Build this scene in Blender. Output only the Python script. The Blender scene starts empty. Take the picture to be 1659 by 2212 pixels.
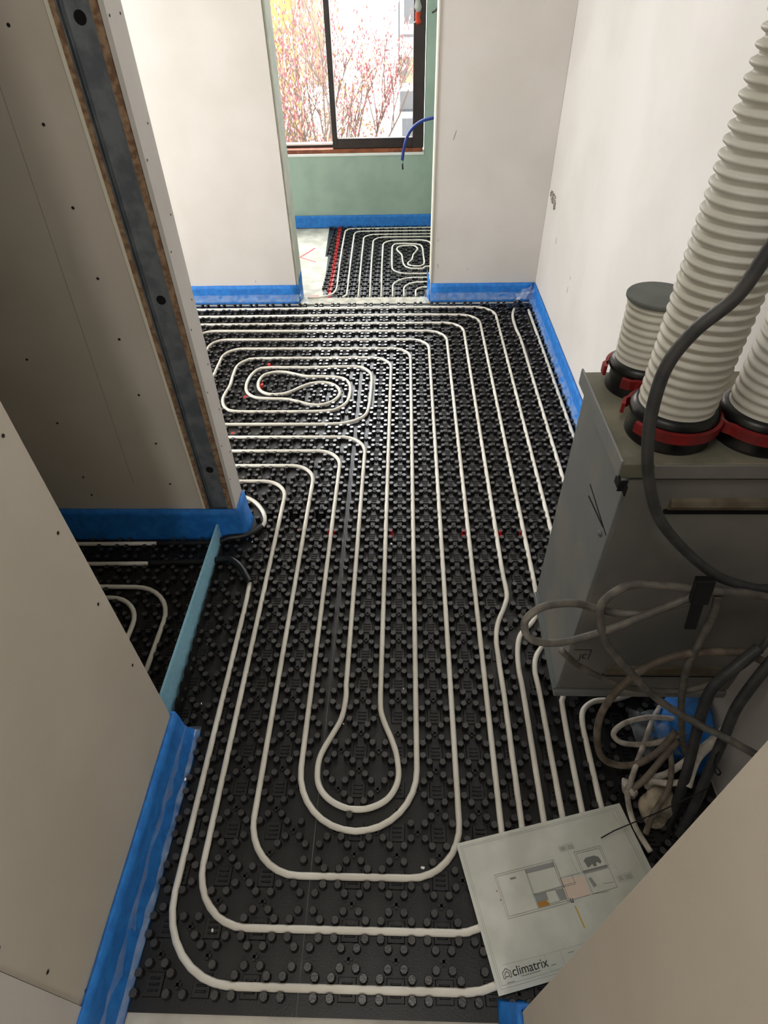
import bpy, bmesh, math, random
from mathutils import Vector, Matrix
R = random.Random(7)
S = bpy.context.scene
COL = S.collection

# ---------------------------------------------------------------- camera
cam_d = bpy.data.cameras.new('camera'); cam = bpy.data.objects.new('camera', cam_d); COL.objects.link(cam)
cr = Vector((0.99945381, 0.02497389, -0.02164222)); cu = Vector((-0.00128228, 0.68371318, 0.72974971)); cf = Vector((-0.03302176, 0.72932338, -0.68337177))
cam.matrix_world = Matrix(((cr.x, cu.x, -cf.x, 0.664786), (cr.y, cu.y, -cf.y, -1.863453), (cr.z, cu.z, -cf.z, 1.542535), (0, 0, 0, 1)))
cam_d.sensor_fit = 'HORIZONTAL'; cam_d.sensor_width = 36; cam_d.lens = 27.7514; cam_d.clip_start = 0.02; cam_d.clip_end = 200
S.camera = cam

# ---------------------------------------------------------------- world, lights, exposure
SKY = 9.0
w = bpy.data.worlds.new('overcast_sky'); S.world = w; w.use_nodes = True
bgn = w.node_tree.nodes['Background']; bgn.inputs[0].default_value = (0.93, 0.97, 1.0, 1); bgn.inputs[1].default_value = SKY
def area(name, loc, target, sx, sy, power, col):
    d = bpy.data.lights.new(name, 'AREA'); d.shape = 'RECTANGLE'; d.size = sx; d.size_y = sy; d.energy = power; d.color = col
    o = bpy.data.objects.new(name, d); COL.objects.link(o); o.location = loc
    o.rotation_euler = (Vector(target) - Vector(loc)).to_track_quat('-Z', 'Y').to_euler(); return o
area('window_daylight', (0.25, 3.75, 2.35), (0.4, 0.6, 0.2), 1.6, 1.3, 80, (0.96, 0.98, 1.0))     # sky above the far window
area('side_window_daylight', (-2.25, 0.22, 1.35), (1.4, 0.0, 0.7), 0.8, 1.2, 49, (0.98, 0.98, 1.0))  # window of the room's left end
area('rear_fill_light', (0.74, -3.6, 1.7), (0.1, -1.3, 0.7), 0.22, 1.3, 11, (1.0, 0.97, 0.92))  # added fill for the near walls, no window built there
area('overhead_fill_light', (0.5, -1.75, 2.46), (0.6, -1.5, 0.0), 0.45, 0.45, 6, (1.0, 0.97, 0.93))  # unseen overhead fill added to brighten the plan and near floor, no fixture
area('far_room_fill_light', (-0.9, 2.45, 1.5), (1.4, 2.5, 0.4), 0.9, 1.2, 14, (0.98, 0.98, 1.0))  # added fill that brightens the green far room
vs = S.view_settings; S.display_settings.display_device = 'sRGB'; vs.view_transform = 'Standard'; vs.look = 'None'; vs.exposure = 0.0; vs.gamma = 1; vs.use_curve_mapping = False
try:
    S.cycles.max_bounces = 8; S.cycles.diffuse_bounces = 5; S.cycles.glossy_bounces = 3; S.cycles.transparent_max_bounces = 12
    S.cycles.sample_clamp_indirect = 6; S.cycles.use_denoising = True
except Exception: pass

# ---------------------------------------------------------------- materials
def lin(c):
    return tuple(((v / 255 + 0.055) / 1.055) ** 2.4 if v > 10 else v / 255 / 12.92 for v in c) + (1,)
def mat(name, col, rough=0.6, col2=None, scale=8, bump=0, bscale=120, metal=0, spec=0.5, detail=4, lo=0.4, hi=0.6, trans=0):
    m = bpy.data.materials.new(name); m.use_nodes = True; nt = m.node_tree; b = nt.nodes['Principled BSDF']
    b.inputs['Base Color'].default_value = lin(col); b.inputs['Roughness'].default_value = rough; b.inputs['Metallic'].default_value = metal
    b.inputs['Specular IOR Level'].default_value = spec
    if trans: b.inputs['Transmission Weight'].default_value = trans
    tc = nt.nodes.new('ShaderNodeTexCoord')
    if col2:
        n = nt.nodes.new('ShaderNodeTexNoise'); n.inputs['Scale'].default_value = scale; n.inputs['Detail'].default_value = detail
        nt.links.new(tc.outputs['Object'], n.inputs['Vector'])
        r = nt.nodes.new('ShaderNodeValToRGB'); r.color_ramp.elements[0].position = lo; r.color_ramp.elements[1].position = hi
        r.color_ramp.elements[0].color = lin(col); r.color_ramp.elements[1].color = lin(col2)
        nt.links.new(n.outputs['Fac'], r.inputs['Fac']); nt.links.new(r.outputs['Color'], b.inputs['Base Color'])
    if bump:
        n2 = nt.nodes.new('ShaderNodeTexNoise'); n2.inputs['Scale'].default_value = bscale; nt.links.new(tc.outputs['Object'], n2.inputs['Vector'])
        bp = nt.nodes.new('ShaderNodeBump'); bp.inputs['Strength'].default_value = bump; bp.inputs['Distance'].default_value = 0.003
        nt.links.new(n2.outputs['Fac'], bp.inputs['Height']); nt.links.new(bp.outputs['Normal'], b.inputs['Normal'])
    return m
def film_mat(name, col, alpha, rough=0.15):
    m = bpy.data.materials.new(name); m.use_nodes = True; nt = m.node_tree; b = nt.nodes['Principled BSDF']
    b.inputs['Base Color'].default_value = lin(col); b.inputs['Roughness'].default_value = rough
    tc = nt.nodes.new('ShaderNodeTexCoord'); n = nt.nodes.new('ShaderNodeTexNoise'); n.inputs['Scale'].default_value = 35; n.inputs['Detail'].default_value = 6
    nt.links.new(tc.outputs['Object'], n.inputs['Vector'])
    mr = nt.nodes.new('ShaderNodeMapRange'); mr.inputs[1].default_value = 0.35; mr.inputs[2].default_value = 0.7; mr.inputs[3].default_value = alpha * 0.4; mr.inputs[4].default_value = min(1, alpha * 1.7)
    nt.links.new(n.outputs['Fac'], mr.inputs[0]); nt.links.new(mr.outputs[0], b.inputs['Alpha'])
    bp = nt.nodes.new('ShaderNodeBump'); bp.inputs['Strength'].default_value = 0.6; bp.inputs['Distance'].default_value = 0.004
    nt.links.new(n.outputs['Fac'], bp.inputs['Height']); nt.links.new(bp.outputs['Normal'], b.inputs['Normal'])
    return m
M = {}
M['plaster'] = mat('white_plasterboard', (218, 213, 208), 0.75, (212, 207, 201), 3, 0.05, 300)
M['board'] = mat('ivory_plasterboard', (210, 202, 188), 0.75, (204, 196, 181), 4, 0.05, 300)
M['green'] = mat('green_moisture_board', (166, 186, 172), 0.7, (156, 176, 163), 6, 0.08, 60)
M['jamb'] = mat('skimmed_jamb', (170, 174, 162), 0.8, (186, 184, 172), 10)
M['bead'] = mat('cream_corner_bead', (232, 226, 208), 0.5)
M['concrete'] = mat('concrete', (190, 186, 172), 0.85, (158, 154, 142), 14, 0.4, 90)
M['screed'] = mat('pale_screed', (206, 202, 190), 0.8, (180, 176, 165), 9, 0.2, 60)  # pale screed with random mottling
M['ceiling'] = mat('white_ceiling', (225, 222, 215), 0.9)
M['core'] = mat('brown_gypsum_fibre_core', (128, 98, 74), 0.95, (168, 140, 110), 60, 0.6, 200)
M['zinc'] = mat('galvanised_steel', (136, 142, 146), 0.45, (112, 118, 124), 25, 0, 100, 0.3)
M['zincdark'] = mat('black_hole', (8, 8, 8), 0.9)
M['unit'] = mat('dusty_galvanised_sheet', (138, 142, 142), 0.5, (166, 162, 152), 5, 0.05, 60, 0.15, lo=0.45, hi=0.8)
M['unitlid'] = mat('dusty_olive_sheet', (120, 120, 104), 0.55, (146, 142, 124), 12, 0.1, 60, 0.1)
M['unitdark'] = mat('grey_sheet_front', (122, 122, 120), 0.55, (138, 136, 132), 5, 0.03, 60, 0.1)
M['ledge'] = mat('dull_ochre_grip_rail', (124, 116, 98), 0.5, (100, 90, 72), 20, 0.1, 60, 0.1)
M['rubber'] = mat('black_rubber', (20, 19, 20), 0.35)
M['redclip'] = mat('red_plastic_clip', (150, 34, 36), 0.45, (120, 28, 30), 20)
M['duct'] = mat('translucent_white_ribbed_plastic', (226, 226, 218), 0.45, (212, 210, 198), 7, 0.05, 90)
M['capm'] = mat('grey_rubber_cap', (112, 118, 114), 0.7, (98, 104, 100), 9, 0.3, 60)
M['cable'] = mat('dusty_grey_cable', (92, 89, 85), 0.55, (124, 119, 110), 30, 0.15, 150)
M['cablebr'] = mat('dusty_brown_cable', (98, 88, 76), 0.6, (130, 120, 106), 26, 0.15, 150)
M['cablebk'] = mat('charcoal_cable', (58, 59, 60), 0.5, (76, 76, 76), 26, 0.1, 150)
M['cablewh'] = mat('plaster_splashed_cable', (226, 220, 208), 0.7, (160, 152, 140), 22, 0.4, 140)
M['cablerd'] = mat('dull_red_cable', (160, 50, 50), 0.6)
M['mortar'] = mat('crusted_mortar', (205, 192, 168), 0.95, (120, 112, 98), 18, 0.8, 60)
M['wire'] = mat('black_wire', (14, 13, 12), 0.5)
M['pipe'] = mat('off_white_plastic_pipe', (228, 224, 212), 0.38, (212, 207, 194), 6)
M['sleeve'] = mat('black_corrugated_sleeve', (26, 27, 29), 0.4)
M['foam'] = mat('blue_foam', (38, 128, 214), 0.6, (30, 112, 196), 40, 0.25, 350)
M['foam2'] = mat('pale_blue_foam', (146, 204, 228), 0.7, (158, 212, 234), 60, 0.25, 350)
M['frame'] = mat('dark_brown_window_frame', (50, 38, 34), 0.45, (40, 31, 28), 12)
M['wood'] = mat('reddish_wood_sill', (150, 84, 52), 0.6, (120, 62, 38), 20)
M['white'] = mat('white_paint', (236, 236, 232), 0.5)
M['paper'] = mat('plan_paper', (214, 216, 206), 0.6, (200, 203, 192), 10)
M['ink'] = mat('grey_ink', (118, 120, 116), 0.8); M['inkd'] = mat('dark_ink', (48, 46, 48), 0.8); M['inkg'] = mat('grey_fill', (146, 148, 146), 0.8)
M['inkp'] = mat('pink_fill', (218, 200, 184), 0.8); M['inko'] = mat('ochre_ink', (176, 124, 48), 0.8); M['inky'] = mat('yellow_ink', (204, 166, 60), 0.8)
M['red'] = mat('red_marking_spray', (226, 96, 96), 0.7); M['screw'] = mat('screw_head', (32, 28, 26), 0.5)
M['scuff'] = mat('grey_scuff', (150, 144, 136), 0.8); M['patch'] = mat('torn_plaster_patch', (186, 178, 164), 0.9, (96, 88, 78), 60, 1, 120)
M['orange'] = mat('orange_red_tape', (222, 78, 50), 0.5); M['blue'] = mat('blue_conduit', (34, 58, 140), 0.35); M['foil'] = mat('clear_tape', (210, 208, 204), 0.3)
M['skirt'] = film_mat('clear_film', (214, 226, 236), 0.2)
M['yellowb'] = mat('yellow_render', (158, 118, 58), 0.9); M['whiteb'] = mat('white_render', (238, 238, 236), 0.9); M['pinkb'] = mat('pale_brown_render', (112, 92, 74), 0.9, (136, 112, 98), 3)
M['glassb'] = mat('grey_house_window', (84, 84, 86), 0.5); M['stone'] = mat('grey_stone', (92, 90, 86), 0.9, (150, 140, 110), 4); M['slate'] = mat('dark_slate', (60, 62, 66), 0.8)
M['bark'] = mat('grey_brown_bark', (86, 68, 58), 0.9); M['bud'] = mat('pink_magnolia_bud', (120, 52, 62), 0.7); M['bloom'] = mat('pale_pink_blossom', (196, 150, 150), 0.7)
M['leaf'] = mat('young_leaf', (130, 112, 56), 0.7); M['leaf2'] = mat('russet_leaf', (126, 84, 56), 0.7); M['grass'] = mat('ground_green', (92, 90, 58), 0.95, (130, 116, 84), 2)
M['crumb'] = mat('white_foam_crumb', (238, 238, 236), 0.7)
# window glass: thin clear pane
g = bpy.data.materials.new('clear_glass'); g.use_nodes = True; nt = g.node_tree; nt.nodes.clear()
o_ = nt.nodes.new('ShaderNodeOutputMaterial'); mx = nt.nodes.new('ShaderNodeMixShader'); t_ = nt.nodes.new('ShaderNodeBsdfTransparent'); gl = nt.nodes.new('ShaderNodeBsdfGlossy'); gl.inputs['Roughness'].default_value = 0.02
mx.inputs[0].default_value = 0.06; nt.links.new(t_.outputs[0], mx.inputs[1]); nt.links.new(gl.outputs[0], mx.inputs[2]); nt.links.new(mx.outputs[0], o_.inputs[0]); M['glass'] = g
# black studded plastic with red marker spray along given lines
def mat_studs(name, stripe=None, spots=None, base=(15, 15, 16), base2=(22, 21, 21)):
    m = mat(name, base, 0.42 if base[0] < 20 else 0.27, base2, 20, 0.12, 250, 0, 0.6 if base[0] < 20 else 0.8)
    nt = m.node_tree; b = nt.nodes['Principled BSDF']; src = b.inputs['Base Color'].links[0].from_socket
    tc = nt.nodes.new('ShaderNodeTexCoord'); sp = nt.nodes.new('ShaderNodeSeparateXYZ'); nt.links.new(tc.outputs['Object'], sp.inputs[0])
    def mth(op, a, b_, c=None):
        n = nt.nodes.new('ShaderNodeMath'); n.operation = op
        for i, v in enumerate((a, b_, c)):
            if v is None: continue
            if isinstance(v, (int, float)): n.inputs[i].default_value = v
            else: nt.links.new(v, n.inputs[i])
        return n.outputs[0]
    X, Y = sp.outputs[0], sp.outputs[1]
    noi = nt.nodes.new('ShaderNodeTexNoise'); noi.inputs['Scale'].default_value = 14; nt.links.new(tc.outputs['Object'], noi.inputs[0])
    mask = None
    if stripe:   # (x0, slope, halfwidth) along y
        x0, sl, hw = stripe
        d = mth('ABSOLUTE', mth('SUBTRACT', mth('SUBTRACT', X, mth('MULTIPLY', Y, sl)), x0), 0)
        mask = mth('LESS_THAN', d, hw)
        mask = mth('MULTIPLY', mask, 0.85)
    for (ax, ay, r_) in (spots or []):
        dx = mth('SUBTRACT', X, ax); dy = mth('SUBTRACT', Y, ay)
        d = mth('ADD', mth('MULTIPLY', dx, dx), mth('MULTIPLY', dy, dy))
        k = mth('MULTIPLY', mth('LESS_THAN', d, r_ * r_), mth('GREATER_THAN', noi.outputs[0], 0.46))
        mask = k if mask is None else mth('MAXIMUM', mask, k)
    if mask is not None:
        mix = nt.nodes.new('ShaderNodeMix'); mix.data_type = 'RGBA'; nt.links.new(mask, mix.inputs[0]); nt.links.new(src, mix.inputs[6]); mix.inputs[7].default_value = lin((196, 44, 48))
        nt.links.new(mix.outputs[2], b.inputs['Base Color'])
    return m
SPL = [(-0.05, 0.70, 0.016), (-0.04, 0.68, 0.012), (-0.10, 0.60, 0.014), (-0.10, 0.30, 0.010), (0.27, -0.33, 0.012), (0.40, -0.345, 0.014), (-0.02, 0.88, 0.02)]
SPR = [(0.62, -0.345, 0.010), (0.885, -0.345, 0.010), (1.01, -0.35, 0.014), (1.09, -0.345, 0.008)]
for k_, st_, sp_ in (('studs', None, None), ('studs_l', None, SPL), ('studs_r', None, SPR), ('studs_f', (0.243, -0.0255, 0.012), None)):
    M[k_] = mat_studs('black_plastic_' + k_, st_, sp_); M[k_ + '_top'] = mat_studs('painted_sheen_stud_tops_' + k_, st_, sp_, (50, 49, 50), (64, 62, 62))  # shine painted into lighter tops, shade between studs into the darker base

# ---------------------------------------------------------------- helpers
def box(bm, x0, x1, y0, y1, z0, z1):
    v = [bm.verts.new(c) for c in ((x0, y0, z0), (x1, y0, z0), (x1, y1, z0), (x0, y1, z0), (x0, y0, z1), (x1, y0, z1), (x1, y1, z1), (x0, y1, z1))]
    for f in ((3, 2, 1, 0), (4, 5, 6, 7), (0, 1, 5, 4), (1, 2, 6, 5), (2, 3, 7, 6), (3, 0, 4, 7)): bm.faces.new([v[i] for i in f])
def obox(bm, c, ax, ay, az, hx, hy, hz):
    c = Vector(c); ax = Vector(ax).normalized() * hx; ay = Vector(ay).normalized() * hy; az = Vector(az).normalized() * hz
    v = [bm.verts.new(c + sx * ax + sy * ay + sz * az) for sz in (-1, 1) for sx, sy in ((-1, -1), (1, -1), (1, 1), (-1, 1))]
    for f in ((3, 2, 1, 0), (4, 5, 6, 7), (0, 1, 5, 4), (1, 2, 6, 5), (2, 3, 7, 6), (3, 0, 4, 7)): bm.faces.new([v[i] for i in f])
def obj(name, bm, m, parent=None, bevel=0, smooth=False, recalc=True):
    if recalc: bmesh.ops.recalc_face_normals(bm, faces=bm.faces)
    me = bpy.data.meshes.new(name); bm.to_mesh(me); bm.free()
    if m is not None: me.materials.append(m)
    if smooth:
        for p_ in me.polygons: p_.use_smooth = True
    o = bpy.data.objects.new(name, me); COL.objects.link(o)
    if parent: o.parent = parent
    if bevel:
        b = o.modifiers.new('bevel', 'BEVEL'); b.width = bevel; b.segments = 2; b.limit_method = 'ANGLE'
    return o
def boxes(name, L, m, parent=None, bevel=0):
    bm = bmesh.new()
    for b in L: box(bm, *b)
    return obj(name, bm, m, parent, bevel)
def tag(o, label, cat, group=None):
    o['label'] = label; o['category'] = cat
    if group: o['group'] = group
    return o
def struct(o): o['kind'] = 'structure'; return o
def empty(name, loc, label=None, cat=None, group=None):
    o = bpy.data.objects.new(name, None); COL.objects.link(o); o.location = loc; o.empty_display_size = 0.05
    if label: tag(o, label, cat, group)
    return o
def adopt(child, root):     # parent keeping the child's world place (root has translation only)
    child.parent = root; child.location = child.location - root.location; return child
def catmull(P, n=6):
    P = [Vector(p_) for p_ in P]; out = []
    for i in range(len(P) - 1):
        p0 = P[max(i - 1, 0)]; p1 = P[i]; p2 = P[i + 1]; p3 = P[min(i + 2, len(P) - 1)]
        for k in range(n):
            t = k / n
            out.append(0.5 * ((2 * p1) + (p2 - p0) * t + (2 * p0 - 5 * p1 + 4 * p2 - p3) * t * t + (3 * p1 - p0 - 3 * p2 + p3) * t ** 3))
    out.append(P[-1]); return out
def rounded(P, r=0.1, n=8):   # P: list of (x, y[, r]) ; straight runs joined by bends
    out = []
    for i, q in enumerate(P):
        a = Vector(q[:2]); rr = q[2] if len(q) > 2 else r
        if i in (0, len(P) - 1): out.append(a); continue
        p_, q2 = Vector(P[i - 1][:2]), Vector(P[i + 1][:2])
        d1 = (p_ - a); d2 = (q2 - a); l = min(rr, d1.length * 0.5, d2.length * 0.5)
        s = a + d1.normalized() * l; e = a + d2.normalized() * l
        for k in range(n + 1):      # quadratic-to-circular mix keeps a pipe-like bend
            t = k / n; c = 0.5523
            b1 = s + (a - s) * c; b2 = e + (a - e) * c
            out.append(s * (1 - t) ** 3 + b1 * 3 * t * (1 - t) ** 2 + b2 * 3 * t * t * (1 - t) + e * t ** 3)
    return out
def tube_bm(bm, P, r, sides=10, rfun=None, cap=True):
    P = [Vector(p_) for p_ in P]; Q = [P[0]]
    for p_ in P[1:]:
        if (p_ - Q[-1]).length > 1e-5: Q.append(p_)
    P = Q; rings = []; up = None
    for i, p_ in enumerate(P):
        t = (P[min(i + 1, len(P) - 1)] - P[max(i - 1, 0)]).normalized()
        if up is None:
            up = Vector((0, 0, 1)) if abs(t.z) < 0.9 else Vector((1, 0, 0))
        side = t.cross(up)
        if side.length < 1e-4: side = t.orthogonal()
        side.normalize(); up = side.cross(t).normalized()
        rr = rfun(i, len(P)) if rfun else r
        rings.append([bm.verts.new(p_ + rr * (math.cos(a) * side + math.sin(a) * up)) for a in [2 * math.pi * k / sides for k in range(sides)]])
    for a, b in zip(rings, rings[1:]):
        for k in range(sides): bm.faces.new((a[k], a[(k + 1) % sides], b[(k + 1) % sides], b[k]))
    if cap:
        bm.faces.new(rings[0]); bm.faces.new(rings[-1][::-1])
def tube(name, P, r, m, parent=None, sides=12, rfun=None):
    bm = bmesh.new(); tube_bm(bm, P, r, sides, rfun); return obj(name, bm, m, parent, smooth=True)
def lathe_bm(bm, prof, seg, M4=None):
    M4 = M4 or Matrix(); rings = []
    for r_, z in prof:
        rings.append([bm.verts.new(M4 @ Vector((r_ * math.cos(2 * math.pi * k / seg), r_ * math.sin(2 * math.pi * k / seg), z))) for k in range(seg)])
    for a, b in zip(rings, rings[1:]):
        for k in range(seg): bm.faces.new((a[k], a[(k + 1) % seg], b[(k + 1) % seg], b[k]))
    return rings

# ---------------------------------------------------------------- the room
H = 2.5
struct(boxes('floor', [(-2.6, 1.75, -4.6, 3.3, -0.25, -0.004)], M['screed']))
struct(boxes('ceiling', [(-2.6, 1.75, -4.6, 3.3, H, H + 0.1)], M['ceiling']))
def screws(parent, pts, normal, r=0.0032):
    n = Vector(normal); first = None
    for p_ in pts:
        if first is None:
            bm = bmesh.new(); q = n.to_track_quat('Z', 'Y').to_matrix().to_4x4()
            rings = lathe_bm(bm, [(r, 0.0), (r * 1.0, 0.0006), (r * 0.55, 0.0008), (r * 0.4, 0.0001)], 10, q)
            bm.faces.new(rings[-1]); first = obj('screw', bm, M['screw'], parent); o = first
        else:
            o = first.copy(); COL.objects.link(o)
        o.location = Vector(p_) + n * 0.0002
wr = struct(boxes('wall_right', [(1.45, 1.6, -4.6, 1.83, 0, H)], M['plaster']))
wfl = struct(boxes('wall_far_left', [(-2.6, 0.012, 1.68, 1.818, 0, H), (0.012, 0.825, 1.68, 1.818, 2.36, H)], M['plaster']))
struct(boxes('trim_1', [(0.0125, 0.0265, 1.686, 1.835, 0, 2.36)], M['jamb']))
wfr = struct(boxes('wall_far_right', [(0.829, 1.449, 1.68, 1.818, 0, H)], M['plaster']))
struct(boxes('trim_2', [(0.822, 0.8285, 1.672, 1.825, 0.02, 2.36)], M['bead']))
struct(boxes('wall_window', [(-1.0, -0.45, 3.075, 3.25, 0, H), (0.812, 1.449, 3.075, 3.25, 0, H), (-0.45, 0.812, 3.075, 3.25, 0, 0.487), (-0.45, 0.812, 3.075, 3.25, 2.44, H)], M['green']))
struct(boxes('wall_room_left', [(-1.1, -1.0, 1.818, 3.25, 0, H)], M['green']))
struct(boxes('wall_room_right', [(1.45, 1.6, 1.84, 3.25, 0, H)], M['green']))
struct(boxes('wall_end_left', [(-2.6, -2.45, -0.25, 1.68, 0, 0.75), (-2.6, -2.45, -0.25, 0.2, 0.75, H), (-2.6, -2.45, 1.3, 1.68, 0.75, H), (-2.6, -2.45, 0.2, 1.3, 2.1, H)], M['plaster']))
struct(boxes('wall_rear', [(-2.6, 1.75, -4.6, -4.5, 0, H)], M['plaster']))
struct(boxes('trim_3', [(0.027, 0.822, 1.632, 1.722, -0.004, 0.006)], M['concrete']))
# partition with its open steel stud
wp = struct(boxes('wall_partition', [(-2.45, -0.045, -0.345, -0.332, 0, H), (-2.45, -0.03, -0.332, -0.264, 0, H), (-2.45, 0.062, -0.264, -0.25, 0, H)], M['board']))
boxes('side_board', [(0.0635, 0.075, -0.345, -0.25, 0.02, H)], M['plaster'], wp)
boxes('board_edge', [(-0.043, -0.0345, -0.3475, -0.30, 0.13, H)], M['bead'], wp)
boxes('board_core_edge', [(-0.0343, -0.022, -0.346, -0.30, 0.13, H)], M['core'], wp)
boxes('board_core_edge', [(0.046, 0.062, -0.346, -0.30, 0.13, H)], M['core'], wp)
st = boxes('steel_stud', [(-0.0215, 0.0455, -0.331, -0.329, 0.1, H), (-0.0215, -0.0185, -0.345, -0.331, 0.1, H), (-0.0125, -0.0112, -0.344, -0.331, 0.1, H), (0.043, 0.0455, -0.345, -0.331, 0.1, H)], M['zinc'], wp)
for z_ in (1.468, 0.885, 0.30):
    bm = bmesh.new(); rg = lathe_bm(bm, [(0.0125, 0), (0.0125, 0.0012)], 20, Matrix.Rotation(math.pi / 2, 4, 'X')); bm.faces.new(rg[-1])
    h = obj('stud_hole', bm, M['zincdark'], st); h.location = (0.014, -0.3312, z_)
bm = bmesh.new()
obox(bm, (-0.215, -0.3452, 1.0), (1, 0, 0), (0, 1, 0), (0.055, 0, 1), 0.0006, 0.0003, 0.75)
obj('board_joint', bm, M['scuff'], wp)
screws(wp, [(-0.13, -0.3452, z_) for z_ in (1.46, 1.29, 1.12, 0.95, 0.78, 0.60, 0.42, 0.25)] + [(-0.42, -0.3452, z_) for z_ in (1.2, 0.98, 0.72, 0.5, 0.28, 0.2)], (0, -1, 0), 0.0038)
screws(wp, [(0.0752, y_, z_) for y_, zs in ((-0.333, (1.47, 1.215, 1.01, 0.8, 0.6, 0.4, 0.26)), (-0.272, (1.47, 1.276, 1.08, 0.86, 0.66, 0.5, 0.33))) for z_ in zs], (1, 0, 0), 0.0028)
struct(boxes('wall_closet_left', [(-1.25, -1.15, -4.5, -0.345, 0, H)], M['board']))
# near walls either side of the photographer
wnl = struct(boxes('wall_near_left', [(-0.03, 0.078, -4.5, -1.7062, 0, H)], M['plaster']))
wnb = struct(boxes('wall_near_left', [(-0.03, 0.075, -1.7045, -1.135, 0, H)], M['board']))
screws(wnb, [(0.0752, -1.165, z_) for z_ in (1.041, 0.838, 0.643, 0.43)] + [(0.0752, -1.683, z_) for z_ in (0.50, 0.326, 0.153)], (1, 0, 0), 0.0034)
struct(boxes('wall_near_right', [(0.885, 1.0, -4.5, -1.69, 0, H)], M['board'], None, 0.002))
# scuffs and the torn patch
bm = bmesh.new()
for k in range(60):
    y_ = 1.555 + R.uniform(-0.07, 0.07); z_ = 0.60 + R.uniform(-0.018, 0.018) - (0.02 if y_ < 1.51 else 0)
    obox(bm, (1.4495, y_, z_), (1, 0, 0), (0, 1, R.uniform(-.4, .4)), (0, 0, 1), R.uniform(.001, .004), R.uniform(.004, .014), R.uniform(.002, .008))
obj('torn_patch', bm, M['patch'], wr)
for y_, z_, h_ in ((1.345, 0.455, 0.016), (0.95, 0.42, 0.007), (0.96, 0.36, 0.014)):
    bm = bmesh.new(); obox(bm, (1.4498, y_, z_), (1, 0, 0), (0, 1, 0.1), (0, 0, 1), 0.0006, 0.002, h_); obj('scuff_mark', bm, M['scuff'] if h_ < .016 else M['cable'], wr)
for x_, z_, h_, a_ in ((0.925, 0.87, 0.022, 0.35), (0.86, 0.355, 0.006, 0), (0.865, 0.21, 0.013, -0.2), (1.04, 0.19, 0.004, 0)):
    bm = bmesh.new(); obox(bm, (x_, 1.6797, z_), (1, 0, 0), (0, 1, 0), (a_, 0, 1), 0.0016, 0.0006, h_); obj('scuff_mark', bm, M['scuff'], wfr)
bm = bmesh.new(); obox(bm, (-0.23, 1.6797, 0.13), (1, 0, 0), (0, 1, 0), (0.1, 0, 1), 0.0016, 0.0006, 0.006); obj('scuff_mark', bm, M['scuff'], wfl)
# far window
win = struct(empty('window_1', (0.2, 3.1, 0.49)))
def wbox(n, L, m, b=0.0): return adopt(boxes(n, L, m, None, b), win)
wbox('outer_frame', [(0.726, 0.806, 3.085, 3.20, 0.53, 2.43), (-0.44, -0.38, 3.085, 3.2, 0.53, 2.43), (-0.38, 0.726, 3.085, 3.2, 2.37, 2.43), (-0.38, 0.726, 3.15, 3.2, 0.525, 0.545)], M['frame'], 0.003)
sash = wbox('sliding_sash', [(0.146, 0.184, 3.09, 3.13, 0.532, 2.37), (0.184, 0.726, 3.09, 3.13, 0.532, 0.595), (0.184, 0.726, 3.09, 3.13, 2.31, 2.37)], M['frame'], 0.003)
wbox('glass_pane', [(0.184, 0.726, 3.108, 3.112, 0.595, 2.31)], M['glass'])
wbox('glass_pane', [(-0.38, 0.15, 3.165, 3.169, 0.56, 2.37)], M['glass'])
wbox('wooden_sill', [(-0.44, 0.80, 3.082, 3.15, 0.505, 0.53)], M['wood'], 0.003)
wbox('white_sill_board', [(-0.448, 0.810, 3.070, 3.2, 0.4875, 0.504)], M['white'], 0.002)
wbox('outer_sill_rail', [(-0.38, 0.146, 3.15, 3.2, 0.546, 0.556)], M['white'])
# red marks sprayed on the bare screed
fl = bpy.data.objects['floor']
def spray(L, wdt):
    bm = bmesh.new()
    for a, b in zip(L, L[1:]):
        a = Vector((*a, -0.0035)); b = Vector((*b, -0.0035)); d = b - a; obox(bm, (a + b) / 2, d, d.cross(Vector((0, 0, 1))), (0, 0, 1), d.length / 2, wdt, 0.0004)
    obj('spray_mark', bm, M['red'], fl)
spray([(-0.075, 2.44), (-0.03, 2.53), (0.012, 2.62)], 0.007); spray([(-0.075, 2.44), (-0.01, 2.39), (0.05, 2.345)], 0.004); spray([(0.055, 1.765), (0.13, 1.772)], 0.01)
# ---------------------------------------------------------------- heating pipes
PR, PZ = 0.0078, 0.0115
PIPE_GRID = {}
def note(P):
    for a_, b_ in zip(P, P[1:]):
        L_ = (Vector(b_[:2]) - Vector(a_[:2])).length; n_ = max(1, int(L_ / 0.004))
        for k_ in range(n_):
            x_ = a_[0] + (b_[0] - a_[0]) * k_ / n_; y_ = a_[1] + (b_[1] - a_[1]) * k_ / n_
            PIPE_GRID.setdefault((int(x_ // 0.02), int(y_ // 0.02)), []).append((x_, y_))
def near_pipe(x, y, d):
    i, j = int(x // 0.02), int(y // 0.02)
    for di in (-1, 0, 1):
        for dj in (-1, 0, 1):
            for (a_, b_) in PIPE_GRID.get((i + di, j + dj), ()):
                if (a_ - x) ** 2 + (b_ - y) ** 2 < d * d: return True
    return False
_tube = tube
def tube(name, P, *a, **k):
    if name == 'heating_pipe': note(P)
    return _tube(name, P, *a, **k)
def pipe(P, label, r=PR, z=PZ, group=None, raw=False, rad=0.1, m='pipe'):
    Q = [(a[0], a[1], z) for a in (catmull([(q[0], q[1], 0) for q in P], 6) if raw else rounded(P, rad))]
    return tag(tube('heating_pipe', Q, r, M[m]), label, 'pipe', group)
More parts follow.
